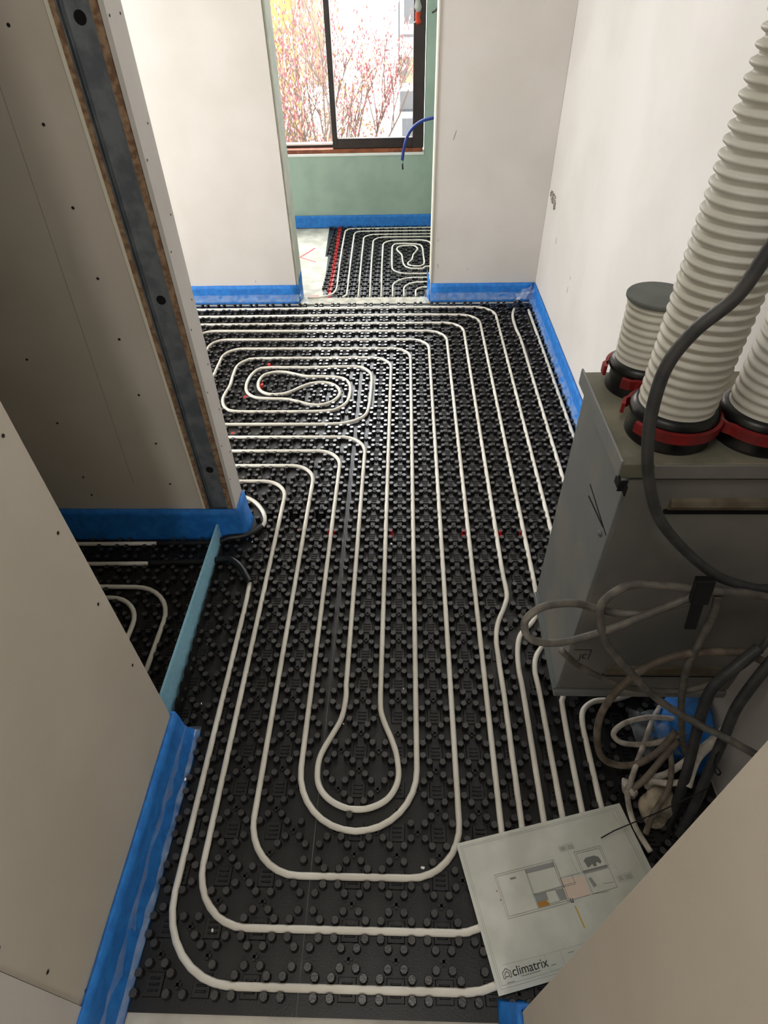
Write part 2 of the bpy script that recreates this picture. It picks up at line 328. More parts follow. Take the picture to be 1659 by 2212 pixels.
def sleeve(P, label, r=0.0115):
    Q = catmull(P, 14); bm = bmesh.new()
    tube_bm(bm, Q, r, 12, lambda i, n: r + (0.0011 if i % 2 else -0.0008))
    o = obj('pipe_sleeve', bm, M['sleeve'], smooth=True); return tag(o, label, 'pipe sleeve')
mm = lambda L: [(a / 1000, b / 1000) for a, b in L]
# A: sleeve - 1.5 column - bottom - 9.5 column - kink - 10 column - far row
pa = rounded([(0.146, -0.577), (0.150, -0.66), (0.150, -1.651, 0.165), (0.95, -1.651, 0.16), (0.95, -1.3)], 0.1)
pa += [Vector(q) for q in mm([(950, -984), (948, -900)])]
pa += [Vector(q[:2]) for q in catmull([(a, b, 0) for a, b in mm([(948, -860), (949, -796), (962, -736), (990, -672), (1003, -624), (1001, -560)])], 5)]
pa += rounded([(1.0, -0.5), (1.0, 1.35, 0.11), (-0.62, 1.355), (-1.05, 1.355)])
tag(tube('heating_pipe', [(a[0], a[1], PZ) for a in pa], PR, M['pipe']), 'white pipe forming the outermost near bend, running into black sleeve by partition', 'pipe')
pipe([(-0.6, -0.05), (0.2, -0.05), (0.2, -1.551, 0.125), (0.9, -1.551, 0.12), (0.9, 1.25, 0.11), (-0.5, 1.275), (-0.5, -0.15)][0:], 'white pipe with the second bend from the bottom, its bend vanishing under the plan')
pipe([(-0.6, 0.05), (0.3, 0.05), (0.3, -1.449, 0.125), (0.8, -1.449, 0.12), (0.8, 1.15, 0.10), (-0.4, 1.168, 0.09), (-0.4, 0.6)], 'white pipe whose near bend ends at the upper left corner of the plan')
pipe([(-0.6, 0.15), (0.4, 0.15), (0.4, -1.352, 0.16), (0.7, -1.352, 0.155), (0.7, 1.05, 0.10), (0.5, 1.052), (-0.30, 1.062, 0.10), (-0.30, 0.6)], 'white pipe making the U bend directly around the teardrop loop')
sp = mm([(322, 953), (-91, 953), (-162, 933), (-198, 875), (-200, 777), (-195, 683), (-203, 606), (-200, 544), (-173, 484), (-128, 457), (-28, 451), (285, 453), (361, 480), (399, 539), (406, 638), (391, 709), (353, 750), (268, 764), (183, 767), (124, 787), (63, 810), (5, 811), (-45, 778), (-58, 708), (-39, 643), (5, 606), (67, 601), (117, 626), (166, 672), (218, 703), (287, 704), (339, 666), (357, 601), (330, 540), (279, 508), (226, 510), (156, 539), (100, 558), (19, 563), (-51, 576), (-98, 624), (-115, 695), (-109, 776), (-85, 835), (-31, 858), (187, 855), (402, 862), (468, 838), (503, 768), (506, 612), (501, 479), (482, 410), (421, 366), (340, 350), (55, 349), (-143, 349), (-500, 350)])
tear = mm([(502, -1001), (495, -1060), (476, -1105), (457, -1144), (445, -1178), (444, -1218), (453, -1250), (477, -1277), (513, -1296), (552, -1302), (589, -1296), (623, -1278), (644, -1250), (653, -1215), (647, -1164), (635, -1126), (615, -1079), (603, -1042), (600, -1000)])
e_ = rounded([(-0.6, 0.25), (0.5, 0.25), (0.5, -0.95)], 0.11) + [Vector(q[:2]) for q in catmull([(a, b, 0) for a, b in [(0.5, -0.96)] + tear + [(0.6, -0.95)]], 4)]
e_ += rounded([(0.6, -0.9), (0.6, 0.95, 0.10), (0.4, 0.955)], 0.1) + [Vector(q[:2]) for q in catmull([(a, b, 0) for a, b in sp], 4)]
tag(tube('heating_pipe', [(a[0], a[1], PZ) for a in e_], PR, M['pipe']), 'white pipe with the near teardrop loop and the far double spiral', 'pipe')
f_ = [Vector(q[:2]) for q in catmull([(a, b, 0) for a, b in mm([(1004, -1560), (1005, -1200), (1005, -983), (1003, -900), (1010, -829), (1027, -779), (1066, -737), (1093, -690), (1099, -633)])], 5)]
f_ += rounded([(1.1, -0.55), (1.1, 1.45, 0.11), (0.7, 1.462), (-1.05, 1.455)], 0.12)
tag(tube('heating_pipe', [(a[0], a[1], PZ) for a in f_], PR, M['pipe']), 'white pipe passing under the dark cable loop, second farthest row', 'pipe')
g_ = [Vector(q[:2]) for q in catmull([(a, b, 0) for a, b in mm([(1052, -1560), (1051, -1200), (1051, -983), (1049, -908), (1060, -861), (1086, -820), (1140, -740), (1190, -640)])], 5)]
g_ += rounded([(1.2, -0.55), (1.2, 1.553, 0.12), (0.8, 1.562), (-1.05, 1.552)], 0.12)
tag(tube('heating_pipe', [(a[0], a[1], PZ) for a in g_], PR, M['pipe']), 'white pipe along the farthest row, turning in front of the doorway', 'pipe')
pipe(mm([(1100, -1560), (1102, -1200), (1107, -1024), (1115, -990), (1150, -900), (1230, -760), (1290, -620), (1300, -500), (1300, 0), (1300, 600), (1301, 1111), (1292, 1275), (1294, 1421), (1313, 1513), (1342, 1572)]), 'white pipe second from the right wall, bending at its far end', raw=True)
pipe(mm([(1150, -1560), (1150, -1300), (1150, -1142), (1151, -1075), (1163, -1030), (1200, -1003), (1260, -995), (1330, -960), (1390, -850), (1400, -650), (1400, 0), (1400, 800), (1399, 1200), (1398, 1510)]), 'white pipe nearest the right wall and its blue strip', raw=True)
tag(tube('heating_pipe', [(a, b, PZ + (0.004 if k else 0.012)) for k, (a, b) in enumerate([q[:2] for q in catmull([(x, y, 0) for x, y in mm([(-60, -130), (0, -135), (56, -155), (98, -187), (134, -239), (147, -289), (140, -321)])], 5)])], PR, M['pipe']), 'short curl of white pipe beside the foot of the partition', 'pipe')
sleeve([(0.142, -0.313, 0.016), (0.111, -0.350, 0.018), (0.072, -0.369, 0.02), (0.032, -0.379, 0.022), (-0.03, -0.392, 0.012), (-0.225, -0.399, 0.012)], 'black sleeve over the curl of pipe at the partition foot')
sleeve([(-0.225, -0.495, 0.012), (-0.06, -0.486, 0.012), (0.026, -0.483, 0.02), (0.064, -0.491, 0.03), (0.107, -0.523, 0.024), (0.147, -0.583, 0.016)], 'black sleeve arching from the light blue strip onto the outermost pipe')
sleeve([(1.318, 1.52, 0.014), (1.345, 1.575, 0.014), (1.35, 1.62, 0.02)], 'stub of black sleeve in the far right corner')
pipe([(-1.1, -0.402), (-0.5, -0.402), (-0.228, -0.398)], 'upper straight white pipe in the dark side room')
pipe([(-1.1, -0.5), (-0.45, -0.499), (-0.228, -0.495)], 'lower straight white pipe in the dark side room')
pipe([(-1.1, -0.597), (-0.1, -0.602, 0.14), (-0.098, -1.6)], 'outer curved white pipe in the dark side room', rad=0.14)
pipe([(-1.1, -0.645), (-0.196, -0.648, 0.11), (-0.194, -1.6)], 'inner curved white pipe in the dark side room', rad=0.11)
# far room
FR, FZ = 0.0058, 0.0095
def fp(P, label, raw=False, rad=0.09): return pipe(P, label, FR, FZ, None, raw, rad)
fp(mm([(1300, 3002), (600, 2992), (268, 2988), (224, 2951), (213, 2883), (222, 2300), (234, 1951), (234, 1844), (222, 1783), (192, 1749), (148, 1730), (100, 1724), (-100, 1728), (-350, 1735)]), 'leftmost white pipe of the far room, curling left at the threshold', True)
fp(mm([(1300, 2930), (873, 2925), (400, 2928), (309, 2915), (289, 2865), (288, 2777), (296, 2295), (307, 1811), (303, 1751), (285, 1728)]), 'second white pipe from the left in the far room', True)
fp([(1.3, 2.852), (0.362, 2.852), (0.370, 2.293), (0.382, 1.727)], 'third white pipe from the left in the far room')
fp([(1.3, 2.79), (0.437, 2.79), (0.441, 2.29), (0.454, 1.727)], 'fourth white pipe from the left in the far room')
fp([(1.3, 2.1), (0.86, 2.3), (0.862, 2.72), (0.512, 2.716), (0.514, 2.29), (0.525, 1.727)], 'fifth white pipe from the left in the far room, hooding the small spiral')
fp(mm([(1200, 2230), (845, 2210), (795, 2171), (749, 2166), (691, 2186), (664, 2246), (655, 2333), (650, 2421), (621, 2501), (615, 2548), (634, 2590), (693, 2608), (741, 2598), (762, 2542), (749, 2483), (730, 2419), (720, 2330), (696, 2282), (696, 2239), (732, 2214), (782, 2219), (804, 2266), (802, 2403), (799, 2547), (781, 2616), (717, 2643), (619, 2647), (586, 2610), (580, 2515), (584, 2237), (592, 2154), (633, 2100), (691, 2084), (846, 2082), (1200, 2082)]), 'white pipe wound in a small bone-shaped spiral in the far room', True)
fp([(1.2, 2.015), (0.592, 2.015), (0.596, 1.727)], 'largest of three quarter bends by the right jamb in the far room', rad=0.14)
fp([(1.2, 1.943), (0.664, 1.943), (0.666, 1.727)], 'middle of three quarter bends by the right jamb in the far room', rad=0.12)
fp([(1.2, 1.862), (0.738, 1.862), (0.739, 1.727)], 'smallest of three quarter bends by the right jamb in the far room', rad=0.09)

# ---------------------------------------------------------------- studded mats
def stud_proto(sc, h):
    studs_ = []; vs_, fs_ = [], []
    n = 8
    prof = [(0.0094, 0.0), (0.0091, h - 0.0018), (0.0080, h)]
    for sx in (-1, 1):
        for sy in (-1, 1):
            vs_, fs_ = [], []; b0 = 0; cx, cy = 0.0, 0.0
            for r_, z in prof:
                for k in range(n):
                    a = 2 * math.pi * (k + .5) / n
                    ex = r_ * math.cos(a); ey = r_ * math.sin(a) * 1.0
                    vs_.append(((cx + ex) * sc, (cy + ey) * sc, z))
            for l in range(2):
                for k in range(n): fs_.append((b0 + l * n + k, b0 + l * n + (k + 1) % n, b0 + (l + 1) * n + (k + 1) % n, b0 + (l + 1) * n + k))
            fs_.append(tuple(b0 + 2 * n + k for k in range(n)))
            studs_.append((sx * 0.0168 * sc, sy * 0.0168 * sc, vs_, fs_))
    vs_, fs_ = [], []
    # small cross pip in the middle of the clover
    for hx, hy in ((0.008, 0.003), (0.003, 0.008)):
        b0 = len(vs_)
        for z in (0.0, 0.007):
            for x, y in ((-hx, -hy), (hx, -hy), (hx, hy), (-hx, hy)): vs_.append((x * sc, y * sc, z))
        fs_ += [tuple(b0 + 4 + k for k in range(4))] + [(b0 + k, b0 + (k + 1) % 4, b0 + 4 + (k + 1) % 4, b0 + 4 + k) for k in range(4)]
    studs_.append((0, 0, vs_, fs_)); return studs_
def relief_proto(sc):
    vs_, fs_ = [], []
    def bx(x0, x1, y0, y1, z0, z1):
        b0 = len(vs_)
        for z, i in ((z0, 0.0), (z1, 0.0015)):
            for x, y in ((x0 + i, y0 + i), (x1 - i, y0 + i), (x1 - i, y1 - i), (x0 + i, y1 - i)): vs_.append((x * sc, y * sc, z))
        fs_.append(tuple(b0 + 4 + k for k in range(4))); fs_.extend([(b0 + k, b0 + (k + 1) % 4, b0 + 4 + (k + 1) % 4, b0 + 4 + k) for k in range(4)])
    bx(-0.019, 0.019, -0.021, 0.021, 0, 0.0035)
    for y in (-0.010, 0.0, 0.010): bx(-0.011, 0.011, y - 0.0022, y + 0.0022, 0.0035, 0.0062)
    return vs_, fs_
def mat_sheet(name, x0, x1, y0, y1, m, org=(0, 0), sc=1.0, rot=0.0, h=0.02, skip=None, outline=None, margins=None):
    V, F = [], []
    ca, sa = math.cos(rot), math.sin(rot)
    studs_ = stud_proto(sc, h); rv, rf = relief_proto(sc)
    def put(pv_, pf_, x, y):
        b0 = len(V)
        V.extend([(x + a * ca - b * sa, y + a * sa + b * ca, z) for a, b, z in pv_]); F.extend([tuple(b0 + i for i in f) for f in pf_])
    P = 0.1 * sc
    n = int(40 / sc)
    for i in range(-n, n):
        for j in range(-n, n):
            for dx, dy, rel in ((0, .5, 0), (.5, 0, 0), (.5, .5, 1)):
                lx, ly = (i + dx) * P, (j + dy) * P
                x = org[0] + lx * ca - ly * sa; y = org[1] + lx * sa + ly * ca
                mgs = margins or (0.028 * sc,) * 4
                if not (x0 + mgs[0] < x < x1 - mgs[1] and y0 + mgs[2] < y < y1 - mgs[3]): continue
                if skip and skip(x, y): continue
                if rel:
                    if sc < 1 or abs(x - 0.45) > 0.03: put(rv, rf, x, y)
                    continue
                for ox, oy, v_, f_ in studs_:
                    xx = x + ox * ca - oy * sa; yy = y + ox * sa + oy * ca
                    if len(v_) > 16 and near_pipe(xx, yy, 0.0158 * sc): continue
                    if not (x0 < xx < x1 and y0 < yy < y1): continue
                    put(v_, f_, xx, yy)
    b0 = len(V)
    for z in (-0.0035, 0.0):
        for x, y in (outline or ((x0, y0), (x1, y0), (x1, y1), (x0, y1))): V.append((x, y, z))
    k = len(outline) if outline else 4
    F.append(tuple(b0 + k + q for q in range(k))); F.extend([(b0 + q, b0 + (q + 1) % k, b0 + k + (q + 1) % k, b0 + k + q) for q in range(k)])
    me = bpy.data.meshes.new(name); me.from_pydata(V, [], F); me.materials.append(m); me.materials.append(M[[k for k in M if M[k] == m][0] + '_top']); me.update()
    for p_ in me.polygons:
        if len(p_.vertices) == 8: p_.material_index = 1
    o = bpy.data.objects.new(name, me); COL.objects.link(o); return o
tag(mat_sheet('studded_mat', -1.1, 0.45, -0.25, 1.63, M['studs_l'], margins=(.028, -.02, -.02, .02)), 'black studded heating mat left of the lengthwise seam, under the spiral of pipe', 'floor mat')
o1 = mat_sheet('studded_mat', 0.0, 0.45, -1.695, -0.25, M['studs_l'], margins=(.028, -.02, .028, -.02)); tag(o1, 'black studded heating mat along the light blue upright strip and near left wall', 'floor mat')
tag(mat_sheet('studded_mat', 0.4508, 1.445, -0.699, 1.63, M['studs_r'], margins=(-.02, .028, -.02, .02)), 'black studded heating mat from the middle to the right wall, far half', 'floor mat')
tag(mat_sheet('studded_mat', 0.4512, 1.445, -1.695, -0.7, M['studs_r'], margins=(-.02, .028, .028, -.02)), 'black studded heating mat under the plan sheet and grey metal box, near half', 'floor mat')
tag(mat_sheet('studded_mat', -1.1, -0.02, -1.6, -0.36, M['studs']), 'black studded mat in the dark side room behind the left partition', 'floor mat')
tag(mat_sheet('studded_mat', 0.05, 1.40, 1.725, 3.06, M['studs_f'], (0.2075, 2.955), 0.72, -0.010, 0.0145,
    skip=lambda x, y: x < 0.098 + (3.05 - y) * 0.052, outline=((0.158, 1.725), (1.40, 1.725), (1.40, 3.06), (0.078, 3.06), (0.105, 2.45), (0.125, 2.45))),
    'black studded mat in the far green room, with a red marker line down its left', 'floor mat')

# ---------------------------------------------------------------- blue foam edge strips
def ribbon(name, P, prof, m, parent=None, wob=0.0, smooth=True, cap=True):
    """sweep a closed cross-section (offset, z) along floor polyline P; offset grows to the left of travel"""
    pts = [Vector(q[:2]) for q in P]; bm = bmesh.new(); rings = []
    for i, q in enumerate(pts):
        d1 = (pts[i] - pts[i - 1]).normalized() if i else (pts[1] - pts[0]).normalized()
        d2 = (pts[i + 1] - pts[i]).normalized() if i < len(pts) - 1 else d1
        n1 = Vector((-d1.y, d1.x)); n2 = Vector((-d2.y, d2.x)); n = (n1 + n2)
        n = n.normalized() / max(0.5, n.normalized().dot(n1))
        f = P[i][2] if len(P[i]) > 2 else 1.0
        rings.append([bm.verts.new((q.x + n.x * (a + wob * R.uniform(-1, 1) * (1 if a > 0.012 else 0)), q.y + n.y * (a + wob * R.uniform(-1, 1) * (1 if a > 0.012 else 0)), z * f + wob * 0.6 * R.uniform(-1, 1) * (1 if 0.005 < z else 0))) for a, z in prof])
    k = len(prof)
    for a, b in zip(rings, rings[1:]):
        for j in range(k if cap else k - 1): bm.faces.new((a[j], a[(j + 1) % k], b[(j + 1) % k], b[j]))
    if cap: bm.faces.new(rings[0]); bm.faces.new(rings[-1][::-1])
    return obj(name, bm, m, parent, smooth=smooth)
def dense(P, step=0.05):
    out = []
    for a, b in zip(P, P[1:]):
        L = math.hypot(b[0] - a[0], b[1] - a[1]); n = max(1, int(L / step))
        for k in range(n):
            t = k / n; out.append(tuple(a[q] + (b[q] - a[q]) * t for q in range(len(a))))
    out.append(P[-1]); return out
def foam(P, label, h=0.108, foot=0.022, mwob=0.0012, film=True, drape=0.016):
    prof = [(0.001, 0.0), (0.001, h), (0.009, h + 0.001), (0.0115, h * 0.8), (0.0125, h * 0.45), (foot, 0.004), (foot, 0.0)]
    o = ribbon('foam_strip', dense(P), prof, M['foam'], None, mwob)
    tag(o, label, 'foam strip')
    if film:
        pr = [(0.0145, h * 0.5), (0.0165, h * 0.35), (0.022, h * 0.2), (foot + 0.5 * drape, 0.016), (foot + drape, 0.021)]
        f = ribbon('clear_film', dense(P, 0.03), pr, M['skirt'], o, 0.0022, cap=False); f['label'] = 'crinkled clear plastic film'
    return o
foam([(1.4485, 1.678), (0.8255, 1.678)], 'blue foam strip along the far wall right of the doorway')
foam([(0.026, 1.678), (-1.4, 1.678)], 'blue foam strip along the far wall left of the doorway')
foam([(1.449, -1.15), (1.449, 1.665)], 'long blue foam strip along the foot of the right wall', foot=0.026, drape=0.006)
foam([(1.2, 3.073), (-0.4, 3.073)], 'blue foam strip under the window in the far green room', h=0.085, film=False)
foam([(0.0755, -0.252), (0.0755, -0.3465), (-1.1, -0.3465)], 'shaded blue foam strip wrapping the foot of the partition', h=0.137, foot=0.022, mwob=0.0016, film=False)
foam([(-0.02, -1.1345), (0.0755, -1.1345), (0.0755, -1.7055), (0.0785, -2.2)], 'broad blue foam strip along the near left wall', h=0.155, foot=0.034, mwob=0.0018, drape=0.004)
foam([(0.8845, -2.2), (0.8845, -1.689), (0.99, -1.689)], 'scrap of blue foam strip at the foot of the near right wall', h=0.12, foot=0.03, film=False)
# loose upturned tails of foam at the doorway
for xa, s_, lab in ((0.028, 1, 'upturned blue foam tail at the left jamb of the doorway'), (0.819, -1, 'upturned blue foam tail at the right jamb of the doorway')):
    bm = bmesh.new(); t = 0.005
    pr = [(xa, 1.662, 0.0), (xa + s_ * 0.014, 1.735, 0.0), (xa + s_ * 0.012, 1.735, 0.10), (xa + s_ * 0.016, 1.74, 0.165), (xa + s_ * 0.002, 1.69, 0.115)]
    a = [bm.verts.new(q) for q in pr]; b = [bm.verts.new((q[0] - s_ * t, q[1], q[2])) for q in pr]
    bm.faces.new(a); bm.faces.new(b[::-1])
    for k in range(5): bm.faces.new((a[k], a[(k + 1) % 5], b[(k + 1) % 5], b[k]))
    o = obj('foam_tail', bm, M['foam']); tag(o, lab, 'foam strip')
    bm = bmesh.new()
    gr = [[bm.verts.new((xa + s_ * (0.006 + 0.012 * i + R.uniform(-.006, .006)), 1.60 + 0.026 * j, 0.012 + 0.02 * R.random() + (0.05 - 0.012 * i if i < 2 else 0))) for j in range(5)] for i in range(5)]
    for i in range(4):
        for j in range(4): bm.faces.new((gr[i][j], gr[i + 1][j], gr[i + 1][j + 1], gr[i][j + 1]))
    f = obj('crumpled_film', bm, M['skirt'], o); f['label'] = 'crumpled clear plastic film'
# crumpled film in the far right corner
bm = bmesh.new(); gr = [[bm.verts.new((1.335 + 0.018 * i + R.uniform(-.006, .006), 1.55 + 0.018 * j, 0.03 + 0.035 * R.random() + 0.012 * i)) for j in range(6)] for i in range(6)]
for i in range(5):
    for j in range(5): bm.faces.new((gr[i][j], gr[i + 1][j], gr[i + 1][j + 1], gr[i][j + 1]))
tag(obj('crumpled_film', bm, M['skirt']), 'crumpled clear plastic film in the far right corner', 'plastic film')
# upright light blue strip between the two rooms and the toothed black flange before it
bm = bmesh.new(); n_ = 24; ra, rb = [], []
for i in range(n_ + 1):
    t = i / n_; y = -0.235 - t * 0.86; x = 0.0 + 0.026 * t; hh = 0.062 + 0.062 * t
    ra.append([bm.verts.new(c) for c in ((x, y, 0), (x - 0.004, y, hh), (x - 0.011, y, hh), (x - 0.008, y, 0))])
for a, b in zip(ra, ra[1:]):
    for j in range(4): bm.faces.new((a[j], a[(j + 1) % 4], b[(j + 1) % 4], b[j]))
bm.faces.new(ra[0]); bm.faces.new(ra[-1][::-1])
tag(obj('upright_foam_strip', bm, M['foam2']), 'pale blue upright foam strip dividing the dark side room from the hall', 'foam strip')
bm = bmesh.new(); ra = []; n_ = 96
for i in range(n_ + 1):
    t = i / n_; y = -0.25 - t * 0.82; x = 0.006 + 0.026 * t; ph = (i % 6) / 6
    hh = 0.014 + 0.026 * t + (0.008 * (1 if 0 < ph < .6 else 0)) * (0.4 + t)
    ra.append([bm.verts.new(c) for c in ((x + 0.012, y, 0.0005), (x + 0.0025, y, hh), (x + 0.001, y, hh), (x + 0.002, y, 0.0005))])
for a, b in zip(ra, ra[1:]):
    for j in range(4): bm.faces.new((a[j], a[(j + 1) % 4], b[(j + 1) % 4], b[j]))
tag(obj('toothed_mat_edge', bm, M['studs']), 'toothed black upturned mat edge along the pale blue upright strip', 'mat edge')
# crumbs
CR = [(0.622, -0.405), (0.605, -0.415), (0.597, -0.43), (0.50, -1.075), (0.71, -1.43), (0.115, -0.38), (0.06, -0.82), (0.09, -1.02), (0.12, -1.17), (0.108, -1.24), (0.93, -0.48), (0.87, -0.6), (0.935, -1.0), (0.665, -0.975), (0.25, -1.555), (1.13, -1.21), (1.14, -1.205), (1.21, 1.2), (1.19, 1.23), (1.27, 1.36), (0.22, -0.65), (-0.18, -0.335 - 0.06)]
for i, (x, y) in enumerate(CR):
    bm = bmesh.new(); bmesh.ops.create_icosphere(bm, subdivisions=1, radius=1)
    for v in bm.verts: v.co *= R.uniform(.6, 1.2)
    sc = R.uniform(.0016, .0034) * (1.7 if i in (0, 15, 4) else 1); bmesh.ops.scale(bm, verts=bm.verts, vec=(sc * 1.5, sc, sc * .6))
    o = obj('foam_crumb', bm, M['crumb']); o.location = (x, y, (0.0212 if i in (0, 2, 4, 9, 13) else 0.004)); o.rotation_euler = (0, 0, R.uniform(0, 3))
    tag(o, 'tiny white foam crumb lying on the black studded mat', 'crumb', 'white crumbs scattered on the black mats')

# ---------------------------------------------------------------- drawn plan sheet
PAo = Vector((0.788666, -1.378834, 0.0215)); ang = math.radians(13.687)
e1 = Vector((math.cos(ang), math.sin(ang), 0)); e2 = Vector((math.sin(ang), -math.cos(ang), 0))
pl = empty('plan_sheet', PAo, 'large paper floor plan lying on the white pipes by the near right wall', 'paper')
pl.matrix_world = Matrix(((e1.x, -e2.x, 0, PAo.x), (e1.y, -e2.y, 0, PAo.y), (0, 0, 1, PAo.z), (0, 0, 0, 1)))
W_, H_ = 0.416, 0.286
bm = bmesh.new(); nx, ny = 16, 11
def pz(x, y): return 0.0007 * math.sin(x * 31) * math.sin(y * 27 + 1) + (0.004 * max(0, (y - 0.22) / 0.066) ** 2 * max(0, 1 - x / 0.25))
gt = [[bm.verts.new((W_ * i / nx, -H_ * j / ny, 0.0012 + 0.0)) for j in range(ny + 1)] for i in range(nx + 1)]
gb = [[bm.verts.new((W_ * i / nx, -H_ * j / ny, 0.0006)) for j in range(ny + 1)] for i in range(nx + 1)]
for g1, sgn in ((gt, 1), (gb, -1)):
    for i in range(nx):
        for j in range(ny): bm.faces.new((g1[i][j], g1[i + 1][j], g1[i + 1][j + 1], g1[i][j + 1]))
bd = [(i, 0) for i in range(nx)] + [(nx, j) for j in range(ny)] + [(i, ny) for i in range(nx, 0, -1)] + [(0, j) for j in range(ny, 0, -1)]
for a, b in zip(bd, bd[1:] + bd[:1]): bm.faces.new((gt[a[0]][a[1]], gt[b[0]][b[1]], gb[b[0]][b[1]], gb[a[0]][a[1]]))
obj('paper', bm, M['paper'], pl)
TZ = 0.00135
def poly(L, m, nm, z=TZ):
    bm = bmesh.new(); bm.faces.new([bm.verts.new((x / 1000, -y / 1000, z)) for x, y in L]); return obj(nm, bm, M[m], pl)
def strokes(Ls, wd, m, nm, z=TZ + 0.0002):
    bm = bmesh.new()
    for L in Ls:
        for a, b in zip(L, L[1:]):
            a = Vector((a[0] / 1000, -a[1] / 1000, z)); b = Vector((b[0] / 1000, -b[1] / 1000, z)); d = b - a
            if d.length < 1e-6: continue
            n = d.normalized().cross(Vector((0, 0, 1))) * wd / 2000; e = d.normalized() * wd / 2000
            bm.faces.new([bm.verts.new(q) for q in (a - e + n, a - e - n, b + e - n, b + e + n)])
    return obj(nm, bm, M[m], pl)
def rc(x0, y0, x1, y1): return [(x0, y0), (x1, y0), (x1, y1), (x0, y1), (x0, y0)]
poly([(136, 86), (205, 86), (205, 95), (136, 94)], 'inkg', 'grey_fill'); poly([(138, 136), (164, 137), (164, 152), (138, 152)], 'inkg', 'grey_fill')
poly([(187, 138), (204, 138), (204, 160), (189, 160)], 'inkg', 'grey_fill'); poly([(138, 152), (160, 152), (164, 162), (139, 162)], 'inko', 'ochre_fill')
poly([(206, 120), (262, 126), (259, 163), (204, 161)], 'inkp', 'pink_fill'); poly([(268, 133), (275, 132), (281, 150), (272, 152)], 'inkg', 'grey_fill')
poly([(262, 117), (322, 117), (322, 122), (262, 122)], 'inkg', 'grey_fill')
poly([(274, 98), (281, 93), (302, 93), (311, 98), (313, 108), (308, 112), (305, 108), (300, 107), (299, 114), (292, 114), (290, 108), (283, 112), (277, 113), (276, 106)], 'ink', 'parked_item_symbol')
strokes([rc(65, 81, 208, 167), rc(69, 85, 204, 163)], 0.7, 'ink', 'plan_walls')
strokes([[(136, 86), (136, 162)], [(138, 86), (138, 162)], [(137, 135), (211, 134)], [(137, 137), (211, 136)], rc(164, 137, 187, 160), [(204, 81), (204, 165)], [(208, 81), (208, 165)], rc(207, 119, 235, 137), [(211, 134), (238, 134)],
         rc(260, 77, 325, 119), rc(264, 81, 321, 117), [(258, 163), (204, 164)], rc(264, 123, 323, 163), [(262, 163), (300, 166)], [(296, 150), (320, 152)], [(230, 119), (255, 119)]], 0.8, 'ink', 'plan_walls')
strokes([rc(230, 58, 247, 70), rc(249, 57, 266, 69), rc(332, 143, 348, 156), rc(350, 142, 367, 155), [(247, 71), (250, 122)], [(263, 60), (262, 78)], [(338, 118), (340, 143)], rc(116, 242, 400, 270), [(24, 240), (116, 242)], [(150, 242), (150, 270)]], 0.35, 'ink', 'callouts')
strokes([rc(8, 8, 404, 277), rc(12, 12, 399, 272), [(388, 15), (396, 60), (399, 124)]], 0.45, 'ink', 'border_lines')
for L_ in ([[(232, y), (246, y)] for y in (61, 64, 67)], [[(251, y), (264, y)] for y in (61, 64, 67)], [[(334, y), (346, y)] for y in (146, 149, 152)], [[(352, y), (365, y)] for y in (146, 149, 152)],
           [[(56, 265.5), (98, 265.5)]], [[(24, 270), (40, 270)]], [[(122, 262), (134, 262)]], [[(165, 250), (178, 250)]]):
    for q_ in L_:
        L2 = [[(q_[0][0] + 2.6 * k, q_[0][1]), (q_[0][0] + 2.6 * k + 2.61, q_[0][1] + (0.25 if k % 2 else -0.25))] for k in range(int((q_[1][0] - q_[0][0]) / 2.6))]
        strokes(L2, 0.9, 'ink', 'small_print')
strokes([[(98, 95), (110, 95)], [(98, 97), (110, 97)]], 1.6, 'ink', 'radiator_symbol'); strokes([[(216, 177), (218, 216)]], 2.8, 'inky', 'yellow_line')
strokes([[(212, 161), (211, 167), (216, 168), (216, 162)]], 1.8, 'inkd', 'dark_symbol')
strokes([[(62, 110), (59, 112), (62, 130), (60, 140)]], 2.2, 'inkp', 'pink_fill')
strokes([[(20, 262), (20, 252.5), (28.5, 246.5), (37, 252.5), (37, 262)], [(24, 260), (24, 255), (28.5, 251.5), (33, 255), (33, 260), (24, 260)], [(20, 262), (24, 262)], [(33, 262), (37, 262)]], 1.1, 'inkd', 'house_logo')
tcv = bpy.data.curves.new('climatrix_lettering', 'FONT'); tcv.body = 'climatrix'; tcv.size = 0.02; tcv.offset = 0.00012
tob = bpy.data.objects.new('tmp_text', tcv); COL.objects.link(tob)
dg = bpy.context.evaluated_depsgraph_get(); tme = bpy.data.meshes.new_from_object(tob.evaluated_get(dg)); bpy.data.objects.remove(tob)
xs = [v.co.x for v in tme.vertices]; k_ = 0.077 / (max(xs) - min(xs))
for v in tme.vertices: v.co = Vector(((v.co.x - min(xs)) * k_ + 0.0405, v.co.y * k_ - 0.262, TZ + 0.0003))
tme.materials.clear(); tme.materials.append(M['inkd']); tx = bpy.data.objects.new('lettering', tme); COL.objects.link(tx); tx.parent = pl

